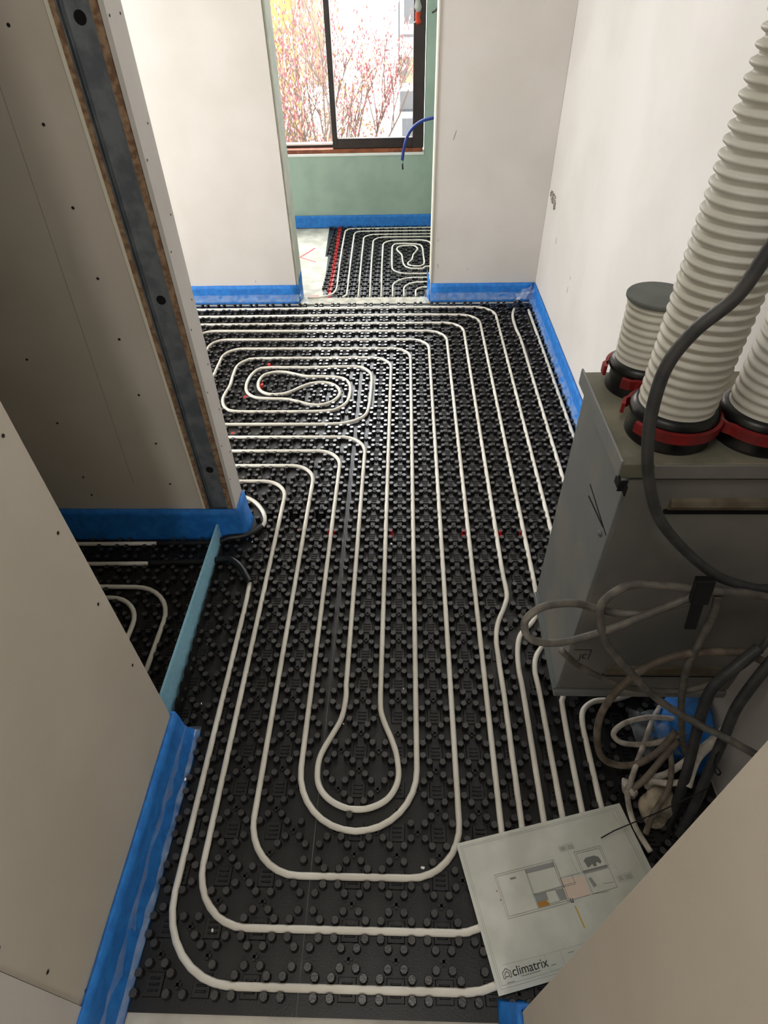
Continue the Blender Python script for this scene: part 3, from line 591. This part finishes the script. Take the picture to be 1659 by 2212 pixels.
# ---------------------------------------------------------------- ventilation distribution box
U0 = Vector((1.24, -0.94, 0.2))
un = empty('ventilation_box', U0, 'dusty grey sheet metal air distribution box on the right wall', 'ventilation box')
def ub(n, L, m, b=0.0015): return adopt(boxes(n, L, m, None, b), un)
ub('casing', [(1.040, 1.4495, -1.087, -0.786, 0.222, 0.898)], M['unit'])
ub('front_panel', [(1.044, 1.4495, -1.0915, -1.0875, 0.232, 0.894)], M['unitdark'])
ub('bottom_flange', [(1.036, 1.4495, -1.096, -0.783, 0.2, 0.2215)], M['unit'])
ub('lid', [(1.022, 1.4495, -1.0955, -0.80, 0.9, 0.93)], M['unitlid'], 0.002)
ub('lid_edge_lip', [(1.0185, 1.0225, -1.097, -0.80, 0.905, 0.938)], M['unit'], 0.001)
ub('front_rim', [(1.075, 1.4495, -1.1, -1.096, 0.903, 0.93)], M['unitdark'], 0.001)
def rail(n, x0, x1, z0, z1):
    bm = bmesh.new(); prof = [(-1.0916, z0), (-1.0985, z0 + 0.003), (-1.1025, (z0 + z1) / 2), (-1.0985, z1 - 0.003), (-1.0916, z1)]
    a = [bm.verts.new((x0, y, z)) for y, z in prof]; b = [bm.verts.new((x1, y, z)) for y, z in prof]
    for i in range(4): bm.faces.new((a[i], a[i + 1], b[i + 1], b[i]))
    bm.faces.new(a); bm.faces.new(b[::-1]); return adopt(obj(n, bm, M['ledge'], None, smooth=False), un)
rail('grip_rail', 1.125, 1.42, 0.828, 0.853); rail('grip_rail', 1.137, 1.40, 0.298, 0.332)
ub('rail_groove', [(1.12, 1.425, -1.0921, -1.0912, 0.815, 0.8275), ], M['zincdark'], 0); ub('rail_groove', [(1.135, 1.405, -1.0921, -1.0912, 0.286, 0.2975)], M['zincdark'], 0)
ub('stamped_mark', [(1.05, 1.088, -1.0921, -1.0913, 0.394, 0.3955), (1.0875, 1.089, -1.0921, -1.0913, 0.355, 0.3955), (1.056, 1.068, -1.0921, -1.0913, 0.351, 0.353), (1.068, 1.0695, -1.0921, -1.0913, 0.353, 0.376), (1.056, 1.0575, -1.0921, -1.0913, 0.353, 0.36), (1.074, 1.0825, -1.0921, -1.0913, 0.375, 0.3765), (1.0735, 1.075, -1.0921, -1.0913, 0.362, 0.3765), (1.074, 1.0825, -1.0921, -1.0913, 0.361, 0.3625)], M['zincdark'], 0)
bm = bmesh.new(); obox(bm, (1.0395, -1.015, 0.757), (1, 0, 0), (0, 1, 0.06), (0, 0, 1), 0.0006, 0.068, 0.0010); obox(bm, (1.0395, -1.008, 0.745), (1, 0, 0), (0, 1, -0.14), (0, 0, 1), 0.0006, 0.052, 0.0016)
adopt(obj('side_slot', bm, M['zincdark']), un)
bm = bmesh.new(); obox(bm, (1.036, -0.95, 0.236), (1, 0, 0), (0, 1, 0.09), (0, 0, 1), 0.004, 0.14, 0.004); adopt(obj('side_rail', bm, mat('bright_zinc', (120, 130, 132), 0.4, None, 8, 0, 100, 0.4), None, 0.001), un)
bm = bmesh.new(); rg = lathe_bm(bm, [(0.006, 0), (0.006, 0.003), (0.0035, 0.005)], 12, Matrix.Rotation(-math.pi / 2, 4, 'Y')); bm.faces.new(rg[-1]); s_ = obj('bolt', bm, M['zinc']); s_.location = (1.039, -1.06, 0.735); adopt(s_, un)
ub('corner_clip', [(1.020, 1.023, -1.106, -1.088, 0.888, 0.908), (1.020, 1.034, -1.110, -1.107, 0.884, 0.906), (1.030, 1.033, -1.118, -1.108, 0.880, 0.9)], M['zincdark'], 0.0008)
def collar(x, y, r, z0, lab=None, a0=0.5, ring=True):
    bm = bmesh.new(); lathe_bm(bm, [(r * 1.10, 0), (r * 1.10, 0.006), (r * 1.02, 0.014), (r * 1.02, 0.034), (r * 1.12, 0.042), (r * 1.12, 0.052), (r * 0.98, 0.060), (r * 0.94, 0.060), (r * 0.94, 0.02)], 56)
    c = obj('rubber_collar', bm, M['rubber'], smooth=True); c.location = (x, y, z0); adopt(c, un)
    bm = bmesh.new(); n = 46; ra = []
    for k in range(n + 1):
        a = a0 + 5.6 * k / n; out = r * 1.14 + (0.005 if (k < 3 or k > n - 3) else 0)
        ca, sa = math.cos(a), math.sin(a)
        ra.append([bm.verts.new((ca * q, sa * q, z)) for q, z in ((out, 0.026), (out + 0.006, 0.027), (out + 0.006, 0.045), (out, 0.046))])
    for a, b in zip(ra, ra[1:]):
        for j in range(4): bm.faces.new((a[j], a[(j + 1) % 4], b[(j + 1) % 4], b[j]))
    bm.faces.new(ra[0]); bm.faces.new(ra[-1][::-1])
    k2 = obj('clamp_ring', bm, M['redclip'], c); k2['label'] = 'red plastic clamp ring'
    return c
collar(1.121, -1.003, 0.0635, 0.93, a0=3.6); collar(1.268, -1.012, 0.0635, 0.93, a0=3.3); collar(1.113, -0.853, 0.054, 0.93, a0=3.9)
def duct(x, y, z0, z1, r, lean, label, pitch=0.0158, amp=0.0038, cap=False, bend=0.0):
    bm = bmesh.new(); n = int((z1 - z0) / pitch * 8); prev = None; seg = 56
    for i in range(n + 1):
        t = i / n; z = z0 + (z1 - z0) * t; ph = (z - z0) / pitch * 2 * math.pi
        u_ = math.cos(ph); grow = min(1.0, max(0.0, 0.25 + (z - z0 - 0.01) / 0.25))
        rr = r - amp * grow * (0.5 - 0.5 * (abs(u_) ** 0.6 * (1 if u_ > 0 else -1))) * 2 + amp * 0.3
        cx = x + lean[0] * (z - z0) + bend * (z - z0) ** 2; cy = y + lean[1] * (z - z0)
        ring = [bm.verts.new((cx + rr * math.cos(2 * math.pi * k / seg), cy + rr * math.sin(2 * math.pi * k / seg), z - 0.12 * lean[0] * rr * math.cos(2 * math.pi * k / seg))) for k in range(seg)]
        if prev:
            for k in range(seg): bm.faces.new((prev[k], prev[(k + 1) % seg], ring[(k + 1) % seg], ring[k]))
        prev = ring
    root = empty('flexible_duct', (x, y, z0), label, 'duct'); o = obj('ribbed_hose', bm, M['duct'], smooth=True); adopt(o, root)
    if cap:
        bm = bmesh.new(); rg = lathe_bm(bm, [(r * .5, -0.004), (r * 1.05, -0.004), (r * 1.09, -0.002), (r * 1.09, 0.002), (r * 1.06, 0.004), (r * 0.4, 0.0032), (0.004, 0.0032)], 56); bm.faces.new(rg[-1])
        c = obj('end_cap', bm, M['capm'], smooth=False); c.location = (x + lean[0] * (z1 - z0), y + lean[1] * (z1 - z0), z1 + 0.004); adopt(c, root); c['label'] = 'flat grey end cap'
    return root
duct(1.121, -1.003, 0.955, 2.49, 0.0605, (0.0, 0.0), 'ribbed white air duct rising behind the thick dark cable', bend=0.03)
duct(1.268, -1.012, 0.955, 2.49, 0.0605, (0.02, 0.0), 'ribbed white air duct cut off by the photo right edge', bend=0.03)
duct(1.113, -0.853, 0.95, 1.10, 0.0515, (-0.03, 0.03), 'short ribbed white air duct closed with a grey cap', pitch=0.013, amp=0.0022, cap=True)

# ---------------------------------------------------------------- loose cables
C1=[(1.1, -1.15, 1.364), (1.092, -1.15, 1.318), (1.084, -1.15, 1.285), (1.068, -1.15, 1.233), (1.033, -1.15, 1.189), (1.013, -1.15, 1.14), (1.013, -1.15, 1.075), (1.024, -1.15, 1.011), (1.046, -1.15, 0.94), (1.085, -1.15, 0.86), (1.155, -1.145, 0.778), (1.242, -1.135, 0.699), (1.317, -1.13, 0.663), (1.352, -1.13, 0.658), (1.42, -1.13, 0.661)]
C2=[(1.417, -1.15, 0.645), (1.343, -1.15, 0.658), (1.284, -1.155, 0.677), (1.207, -1.155, 0.683), (1.166, -1.15, 0.686), (1.096, -1.15, 0.693), (1.06, -1.155, 0.682), (1.035, -1.165, 0.653), (1.04, -1.175, 0.609), (1.061, -1.185, 0.556), (1.111, -1.195, 0.491), (1.199, -1.21, 0.392), (1.283, -1.235, 0.343), (1.324, -1.27, 0.353), (1.342, -1.3, 0.371), (1.358, -1.34, 0.402)]
C3=[(1.215, -1.165, 0.673), (1.156, -1.165, 0.645), (1.131, -1.16, 0.619), (1.085, -1.15, 0.606), (1.04, -1.145, 0.613), (0.992, -1.145, 0.63), (0.933, -1.155, 0.632), (0.899, -1.17, 0.608), (0.906, -1.185, 0.577), (0.938, -1.19, 0.564), (0.988, -1.185, 0.563), (1.072, -1.175, 0.595), (1.154, -1.168, 0.651), (1.211, -1.162, 0.688)]
C4=[(0.999, -1.14, 0.464), (1.034, -1.14, 0.42), (1.072, -1.14, 0.384), (1.153, -1.145, 0.336), (1.238, -1.15, 0.321), (1.294, -1.155, 0.333), (1.338, -1.16, 0.375), (1.373, -1.16, 0.44), (1.392, -1.155, 0.492), (1.402, -1.15, 0.602)]
C5=[(1.494, -1.15, 0.39), (1.437, -1.15, 0.434), (1.374, -1.15, 0.473), (1.324, -1.15, 0.479), (1.248, -1.155, 0.477), (1.178, -1.165, 0.444), (1.137, -1.175, 0.387), (1.117, -1.18, 0.296), (1.116, -1.195, 0.217), (1.139, -1.21, 0.131), (1.178, -1.215, 0.092), (1.229, -1.215, 0.089), (1.284, -1.195, 0.115), (1.323, -1.165, 0.163)]
C6=[(1.246, -1.155, 0.67), (1.258, -1.155, 0.607), (1.264, -1.155, 0.499), (1.266, -1.16, 0.42), (1.29, -1.17, 0.303), (1.34, -1.18, 0.146), (1.367, -1.195, 0.08)]
C7=[(1.383, -1.16, 0.508), (1.338, -1.185, 0.479), (1.306, -1.2, 0.424), (1.304, -1.215, 0.346), (1.311, -1.235, 0.259), (1.319, -1.265, 0.137), (1.312, -1.3, 0.037), (1.295, -1.33, -0.028), (1.264, -1.37, -0.101)]
C8=[(1.42, -1.17, 0.539), (1.382, -1.2, 0.469), (1.358, -1.225, 0.385), (1.354, -1.25, 0.292), (1.345, -1.28, 0.198), (1.339, -1.31, 0.093), (1.319, -1.345, 0.003)]
TIE=[(1.195, -1.172, 0.735), (1.212, -1.175, 0.707), (1.201, -1.175, 0.674), (1.213, -1.175, 0.592)]
W1=[(1.429, -1.087, 0.06), (1.372, -1.078, 0.06), (1.31, -1.078, 0.065), (1.243, -1.097, 0.07), (1.206, -1.127, 0.07), (1.227, -1.146, 0.06), (1.285, -1.149, 0.06), (1.332, -1.146, 0.08), (1.371, -1.138, 0.11)]
W2=[(1.366, -1.028, 0.03), (1.327, -1.078, 0.04), (1.278, -1.152, 0.06), (1.235, -1.213, 0.09), (1.208, -1.258, 0.09), (1.202, -1.272, 0.07), (1.207, -1.303, 0.04), (1.215, -1.341, 0.03), (1.233, -1.39, 0.03)]
W3=[(1.332, -1.177, 0.14), (1.287, -1.214, 0.12), (1.246, -1.249, 0.095), (1.211, -1.27, 0.08)]
W4=[(1.441, -1.157, 0.15), (1.412, -1.172, 0.12), (1.35, -1.21, 0.1), (1.304, -1.232, 0.08), (1.265, -1.236, 0.06)]
W5=[(1.465, -1.14, 0.22), (1.4, -1.193, 0.18), (1.355, -1.227, 0.15), (1.325, -1.279, 0.12)]
W6=[(1.323, -1.264, 0.11), (1.289, -1.263, 0.1), (1.262, -1.255, 0.09), (1.256, -1.256, 0.06)]
W7=[(1.314, -1.165, 0.12), (1.309, -1.214, 0.12), (1.287, -1.276, 0.11), (1.239, -1.331, 0.09), (1.222, -1.361, 0.06)]
W8=[(1.533, -1.066, 0.12), (1.496, -1.106, 0.1), (1.465, -1.151, 0.09)]
WIRE=[(1.124, -1.366, 0.04), (1.15, -1.357, 0.06), (1.251, -1.332, 0.12), (1.332, -1.314, 0.2)]
CONDUIT=[(0.652, 2.95, 0.482), (0.662, 2.95, 0.543), (0.688, 2.95, 0.627), (0.729, 2.95, 0.681), (0.783, 2.95, 0.715), (0.83, 2.95, 0.728), (0.893, 2.94, 0.742), (0.984, 2.92, 0.775)]
CONDTIP=[(0.656, 2.95, 0.423), (0.652, 2.95, 0.482)]
STUB=[(0.837, 2.95, 1.287), (0.862, 2.95, 1.298), (0.899, 2.95, 1.319)]
W9=[(1.32, -1.29, 0.322), (1.327, -1.29, 0.279), (1.344, -1.29, 0.234), (1.358, -1.29, 0.213), (1.358, -1.29, 0.227), (1.335, -1.29, 0.263), (1.319, -1.29, 0.311)]

def cable(P, r, m, label, cat='cable', n=8):
    return tag(tube('cable', catmull(P, n), r * 1.2, M[m], sides=12), label, cat)
cable(C1, 0.0075, 'cablebk', 'thick charcoal cable sweeping down in front of the white ducts')
cable(C2, 0.0066, 'cable', 'grey cable looping left of the black tie, then running down to the right')
cable(C3, 0.0064, 'cable', 'grey cable in the long flat loop reaching furthest left past the metal box')
cable(C4, 0.0060, 'cable', 'grey cable with a cut end lying by the stamped mark')
cable(C5, 0.0070, 'cablebr', 'brown cable arching over the lower grip rail and down into a hook')
cable(C6, 0.0064, 'cable', 'grey cable hanging straight down from the black tie')
cable(C7, 0.0095, 'cablebk', 'left of the two thick grey cables running down to the near wall')
cable(C8, 0.0092, 'cablebk', 'right of the two thick grey cables running down to the near wall')
cable(W1, 0.0058, 'cablewh', 'plaster-splashed cable bent in a small loop above the black mat')
cable(W2, 0.0056, 'cablewh', 'plaster-splashed cable standing upright through the small white loop')
cable(W3, 0.0066, 'cablebr', 'dusty cable ending in the mortar crust, upper')
cable(W4, 0.0066, 'cablewh', 'pale cable slanting across the blue foam')
cable(W5, 0.0080, 'cablewh', 'thick pale cable between the two dark cables')
cable(W6, 0.0062, 'cablewh', 'short bent pale cable stub above the sack')
cable(W7, 0.0055, 'cablebr', 'thin brown cable crossing the pale sack')
cable(W8, 0.0050, 'cablerd', 'short dull red cable in front of the blue foam')
tag(tube('tie_wire', [Vector(q) for q in WIRE], 0.0014, M['wire'], sides=6), 'thin black wire sticking out over the plan sheet', 'wire')
cable(W9, 0.0015, 'wire', 'two thin black wires curling against the cream wall', 'wire')
bm = bmesh.new()
for a, b, hw in ((TIE[0], TIE[2], 0.016), (TIE[2], TIE[3], 0.0115)):
    a, b = Vector(a), Vector(b); obox(bm, (a + b) / 2, (b - a), Vector((1, 0, 0)), Vector((0, 1, 0)), (b - a).length / 2, hw, 0.008 if hw > .012 else 0.0025)
tag(obj('cable_tie', bm, M['rubber'], None, 0.002), 'black strap tying the grey cables together', 'cable tie')
# pale sack of hardened plaster and a mortar crust among the cables
def lump(name, c, s, m, label, cat, seed, amp=0.18, rot=0):
    rr = random.Random(seed); bm = bmesh.new(); bmesh.ops.create_icosphere(bm, subdivisions=4, radius=1)
    dirs = [Vector((rr.uniform(-1, 1), rr.uniform(-1, 1), rr.uniform(-1, 1))) * rr.uniform(1.5, 7) for _ in range(14)]
    for v in bm.verts:
        d = sum(math.sin(v.co.dot(q) + i) for i, q in enumerate(dirs)) / 14
        v.co = v.co * (1 + amp * 3 * d); v.co = Vector((v.co.x * s[0], v.co.y * s[1], v.co.z * s[2]))
    o = obj(name, bm, M[m], smooth=True); o.location = c; o.rotation_euler = (0.2, 0.1, rot); return tag(o, label, cat)
lump('plaster_sack', (1.283, -1.285, 0.036), (0.036, 0.058, 0.024), 'mortar', 'pale crumpled plaster sack under the cables beside the plan sheet', 'sack', 3, 0.26, -0.45)
lump('mortar_crust', (1.213, -1.262, 0.062), (0.014, 0.022, 0.026), 'cablewh', 'crust of dried mortar where the white cables meet', 'mortar', 5, 0.2, 0.3)
# blue foam scrap bulging from the right wall between the cables
bm = bmesh.new(); gr = []
for i in range(11):
    t = i / 10; y = -1.20 + 0.22 * t; bl = math.sin(math.pi * t)
    gr.append([bm.verts.new((1.435 - (0.02 + 0.085 * bl) * (1 - k / 4) ** 1.3 + R.uniform(-.002, .002), y, 0.001 + 0.15 * (k / 4) * (0.5 + .5 * bl))) for k in range(5)])
for i in range(10):
    for k in range(4): bm.faces.new((gr[i][k], gr[i][k + 1], gr[i + 1][k + 1], gr[i + 1][k]))
o = obj('foam_strip', bm, M['foam'], smooth=True); s2 = o.modifiers.new('thickness', 'SOLIDIFY'); s2.thickness = 0.006; tag(o, 'loose blue foam bulging out behind the cables under the metal box', 'foam strip')
bm = bmesh.new(); gr = [[bm.verts.new((1.27 + 0.02 * i + R.uniform(-.006, .006), -1.17 + 0.025 * j, 0.025 + 0.03 * R.random())) for j in range(6)] for i in range(6)]
for i in range(5):
    for j in range(5): bm.faces.new((gr[i][j], gr[i + 1][j], gr[i + 1][j + 1], gr[i][j + 1]))
tag(obj('crumpled_film', bm, M['skirt']), 'crumpled clear plastic film inside the small white cable loop', 'plastic film')
# far room: blue conduit, black stub, tape on the sash
cd = empty('conduit', CONDUIT[0], 'blue conduit curving down from behind the right jamb in front of the window', 'conduit')
adopt(tube('conduit_tube', catmull(list(CONDUIT) + [(1.2, 2.9, 0.79), (1.452, 2.9, 0.78)], 8), 0.0105, M['blue']), cd)
adopt(tube('wire_end', [Vector(CONDTIP[0]) + (Vector(CONDTIP[1]) - Vector(CONDTIP[0])) * k for k in (0, .65)], 0.0055, M['wire']), cd)
adopt(tube('clear_core', [Vector(CONDTIP[0]) + (Vector(CONDTIP[1]) - Vector(CONDTIP[0])) * k for k in (.6, 1.05)], 0.007, M['green']), cd)
tag(tube('cable_stub', catmull(list(STUB) + [(1.2, 2.95, 1.42), (1.452, 2.95, 1.45)], 5), 0.006, M['cablebk']), 'short dark cable stub high on the green wall beside the right jamb', 'cable')
tp = empty('hanging_tape', (0.745, 3.075, 1.24), 'twisted strip of white and orange tape hanging on the window frame', 'tape')
def ribn(P, wd, m, nm):
    bm = bmesh.new(); rr_ = []
    for k, (x, z, a) in enumerate(P): dx = wd * math.cos(a); dy = wd * math.sin(a); rr_.append((bm.verts.new((x - dx, 3.072 - abs(dy) - .004, z)), bm.verts.new((x + dx, 3.072 + dy * .3 - .006, z))))
    for a, b in zip(rr_, rr_[1:]): bm.faces.new((a[0], a[1], b[1], b[0]))
    o = obj(nm, bm, M[m], smooth=True); s = o.modifiers.new('thickness', 'SOLIDIFY'); s.thickness = 0.001; return adopt(o, tp)
ribn([(0.755, 1.40, 0.3), (0.75, 1.34, 0.9), (0.752, 1.31, 0.2), (0.755, 1.285, 1.0)], 0.024, 'foil', 'white_strip'); ribn([(0.754, 1.287, 0.3), (0.750, 1.26, 0.6), (0.756, 1.235, 0.2), (0.752, 1.222, 1.2)], 0.019, 'orange', 'orange_strip')
ribn([(0.742, 1.243, 0.4), (0.728, 1.232, 0.3)], 0.006, 'white', 'loose_tail')

# ---------------------------------------------------------------- outside the window
tag(boxes('garden_ground', [(-9, 9, 3.6, 18, -3.2, -3.0)], M['grass']), 'ground of the garden far below the window', 'ground')
bd1 = boxes('yellow_building', [(-6, -1.62, 14.0, 14.4, -3, 6)], M['yellowb']); tag(bd1, 'yellow rendered building at the left of the window', 'building')
tag(boxes('brown_building', [(-1.61, -1.02, 13.9, 14.4, -0.45, 6)], M['pinkb']), 'pale brown facade beside the yellow building', 'building')
wb = empty('white_building', (0.0, 14.0, -3.0), 'bright white building filling the middle of the window', 'building')
adopt(boxes('wall', [(-3.5, 0.525, 14.05, 14.6, -3, -0.46), (-1.01, 0.525, 14.02, 14.6, -0.46, 7)], M['whiteb']), wb)
adopt(boxes('drainpipe', [(0.545, 0.575, 13.95, 13.99, -0.1, 7)], M['slate']), wb)
gb_ = empty('balcony_house', (0.8, 14.5, -3.0), 'white house with grey windows at the right of the window view', 'building')
def gbx(n, L, m): return adopt(boxes(n, L, M[m]), gb_)
gbx('wall', [(0.53, 2.6, 14.5, 15, -3, 7)], 'whiteb')
gbx('window', [(0.66, 1.0, 14.44, 14.49, 0.5, 1.3)], 'glassb'); gbx('ledge', [(0.58, 1.0, 14.4, 14.49, 0.28, 0.33)], 'glassb')
gbx('window', [(0.57, 1.0, 14.44, 14.49, -1.02, -0.68)], 'glassb'); gbx('window', [(0.62, 1.0, 14.44, 14.49, -1.75, -1.2)], 'glassb'); gbx('ledge', [(0.56, 1.0, 14.4, 14.49, -1.06, -1.02)], 'slate')
gbx('stone_band', [(0.56, 1.0, 14.42, 14.49, -0.52, -0.06)], 'stone')
tag(boxes('garden_wall', [(0.05, 0.30, 12.6, 12.8, -3, -0.95)], M['whiteb']), 'short white garden wall pier behind the shrub tips', 'wall')
def tree(loc, label, seed, segs, nb, spread, leafm, budm, dens):
    rr = random.Random(seed); root = empty('magnolia_tree', loc, label, 'tree'); bmb = bmesh.new(); tips = []
    def grow(p_, d, L, r_, lev):
        Q = [p_]
        for i in range(4):
            d = (d + Vector((rr.uniform(-.18, .18), rr.uniform(-.15, .15), rr.uniform(-.02, .14)))).normalized(); Q.append(Q[-1] + d * L / 4)
        tube_bm(bmb, Q, r_, 5, lambda i, n: r_ * (1 - 0.45 * i / n), False)
        for q in Q[1:]:
            if lev >= 2: tips.append((q, d))
        if lev < segs:
            for k in range(rr.choice((2, 3, 3)) if lev else 5):
                t = rr.uniform(.35, 1.0); i = min(3, int(t * 4)); q = Q[i].lerp(Q[i + 1], t * 4 - i)
                nd = (d + Vector((rr.uniform(-spread, spread), rr.uniform(-spread, spread), rr.uniform(-.1, .6)))).normalized()
                grow(q, nd, L * rr.uniform(.5, .75), r_ * .55, lev + 1)
    for _ in range(nb): grow(Vector((rr.uniform(-.25, .25), rr.uniform(-.2, .2), 0)), Vector((rr.uniform(-.3, .3), rr.uniform(-.3, .3), 1)).normalized(), 2.2, 0.035, 0)
    br = obj('branches', bmb, M['bark'], root, smooth=True)
    for nm, m_, cnt, sc in (('pink_buds', budm, dens, 0.026), ('leaves', leafm, dens, 0.020), ('blossoms', 'bloom', dens * .6, 0.030)):
        V, F = [], []
        for q, d in tips:
            for _ in range(int(cnt) + (rr.random() < cnt % 1)):
                c = q + Vector((rr.uniform(-.09, .09), rr.uniform(-.09, .09), rr.uniform(-.05, .1))); s = sc * rr.uniform(.5, 1.1)
                ax = Vector((rr.uniform(-.6, .6), rr.uniform(-.6, .6), 1)).normalized(); sd = ax.orthogonal().normalized(); s3 = ax.cross(sd); b0 = len(V)
                V += [tuple(c + ax * s * 1.6)] + [tuple(c + s * .5 * (math.cos(a) * sd + math.sin(a) * s3)) for a in (0, 1.57, 3.14, 4.71)] + [tuple(c - ax * s)]
                F += [(b0, b0 + 1 + k, b0 + 1 + (k + 1) % 4) for k in range(4)] + [(b0 + 5, b0 + 1 + (k + 1) % 4, b0 + 1 + k) for k in range(4)]
        me = bpy.data.meshes.new(nm); me.from_pydata(V, [], F); me.materials.append(M[m_]); o = bpy.data.objects.new(nm, me); COL.objects.link(o); o.parent = root; o['kind'] = 'stuff'
tree((-1.05, 8.6, -3.0), 'magnolia tree with pink buds crowding the left window pane', 11, 4, 2, 0.75, 'leaf', 'bud', 1.9)
tree((-0.5, 9.4, -3.0), 'thin magnolia with sparse twigs against the white building', 5, 3, 2, 0.5, 'leaf2', 'bud', 3.0)
def shrub(loc, s, label, seed, n, ms):
    rr = random.Random(seed); root = empty('garden_shrub', loc, label, 'shrub')
    bmb = bmesh.new()
    for k in range(12):
        e = Vector((rr.uniform(-.7, .7) * s[0], rr.uniform(-.7, .7) * s[1], s[2] * 1.1)); tube_bm(bmb, [Vector((0, 0, 0)), e * .5 + Vector((0, 0, .1)), e], 0.015, 5, None, False)
    obj('stems', bmb, M['bark'], root)
    for nm, m_ in ms:
        V, F = [], []
        for _ in range(n):
            a = rr.uniform(0, 6.28); q = rr.random() ** .4; c = Vector((math.cos(a) * q * s[0], math.sin(a) * q * s[1], s[2] * (rr.random() ** .6) * (1.3 - .5 * q))); t = rr.uniform(.02, .045)
            u1 = Vector((rr.uniform(-1, 1), rr.uniform(-1, 1), rr.uniform(-1, 1))).normalized(); u2 = u1.orthogonal().normalized(); b0 = len(V)
            V += [tuple(c + u1 * t), tuple(c + u2 * t * .5), tuple(c - u1 * t), tuple(c - u2 * t * .5 + Vector((0, 0, .01)))]; F += [(b0, b0 + 1, b0 + 2), (b0, b0 + 2, b0 + 3)]
        me = bpy.data.meshes.new(nm); me.from_pydata(V, [], F); me.materials.append(M[m_]); o = bpy.data.objects.new(nm, me); COL.objects.link(o); o.parent = root; o['kind'] = 'stuff'
shrub((-0.75, 10.2, -3.0), (1.2, .6, 2.75), 'russet and green shrub below the magnolia twigs', 3, 1600, (('russet_leaves', 'leaf2'), ('green_leaves', 'leaf')))
shrub((-2.0, 10.5, -3.0), (1.0, .6, 3.0), 'yellow-green shrub at the lower left of the window', 8, 1800, (('green_leaves', 'leaf'), ('russet_leaves', 'leaf2')))
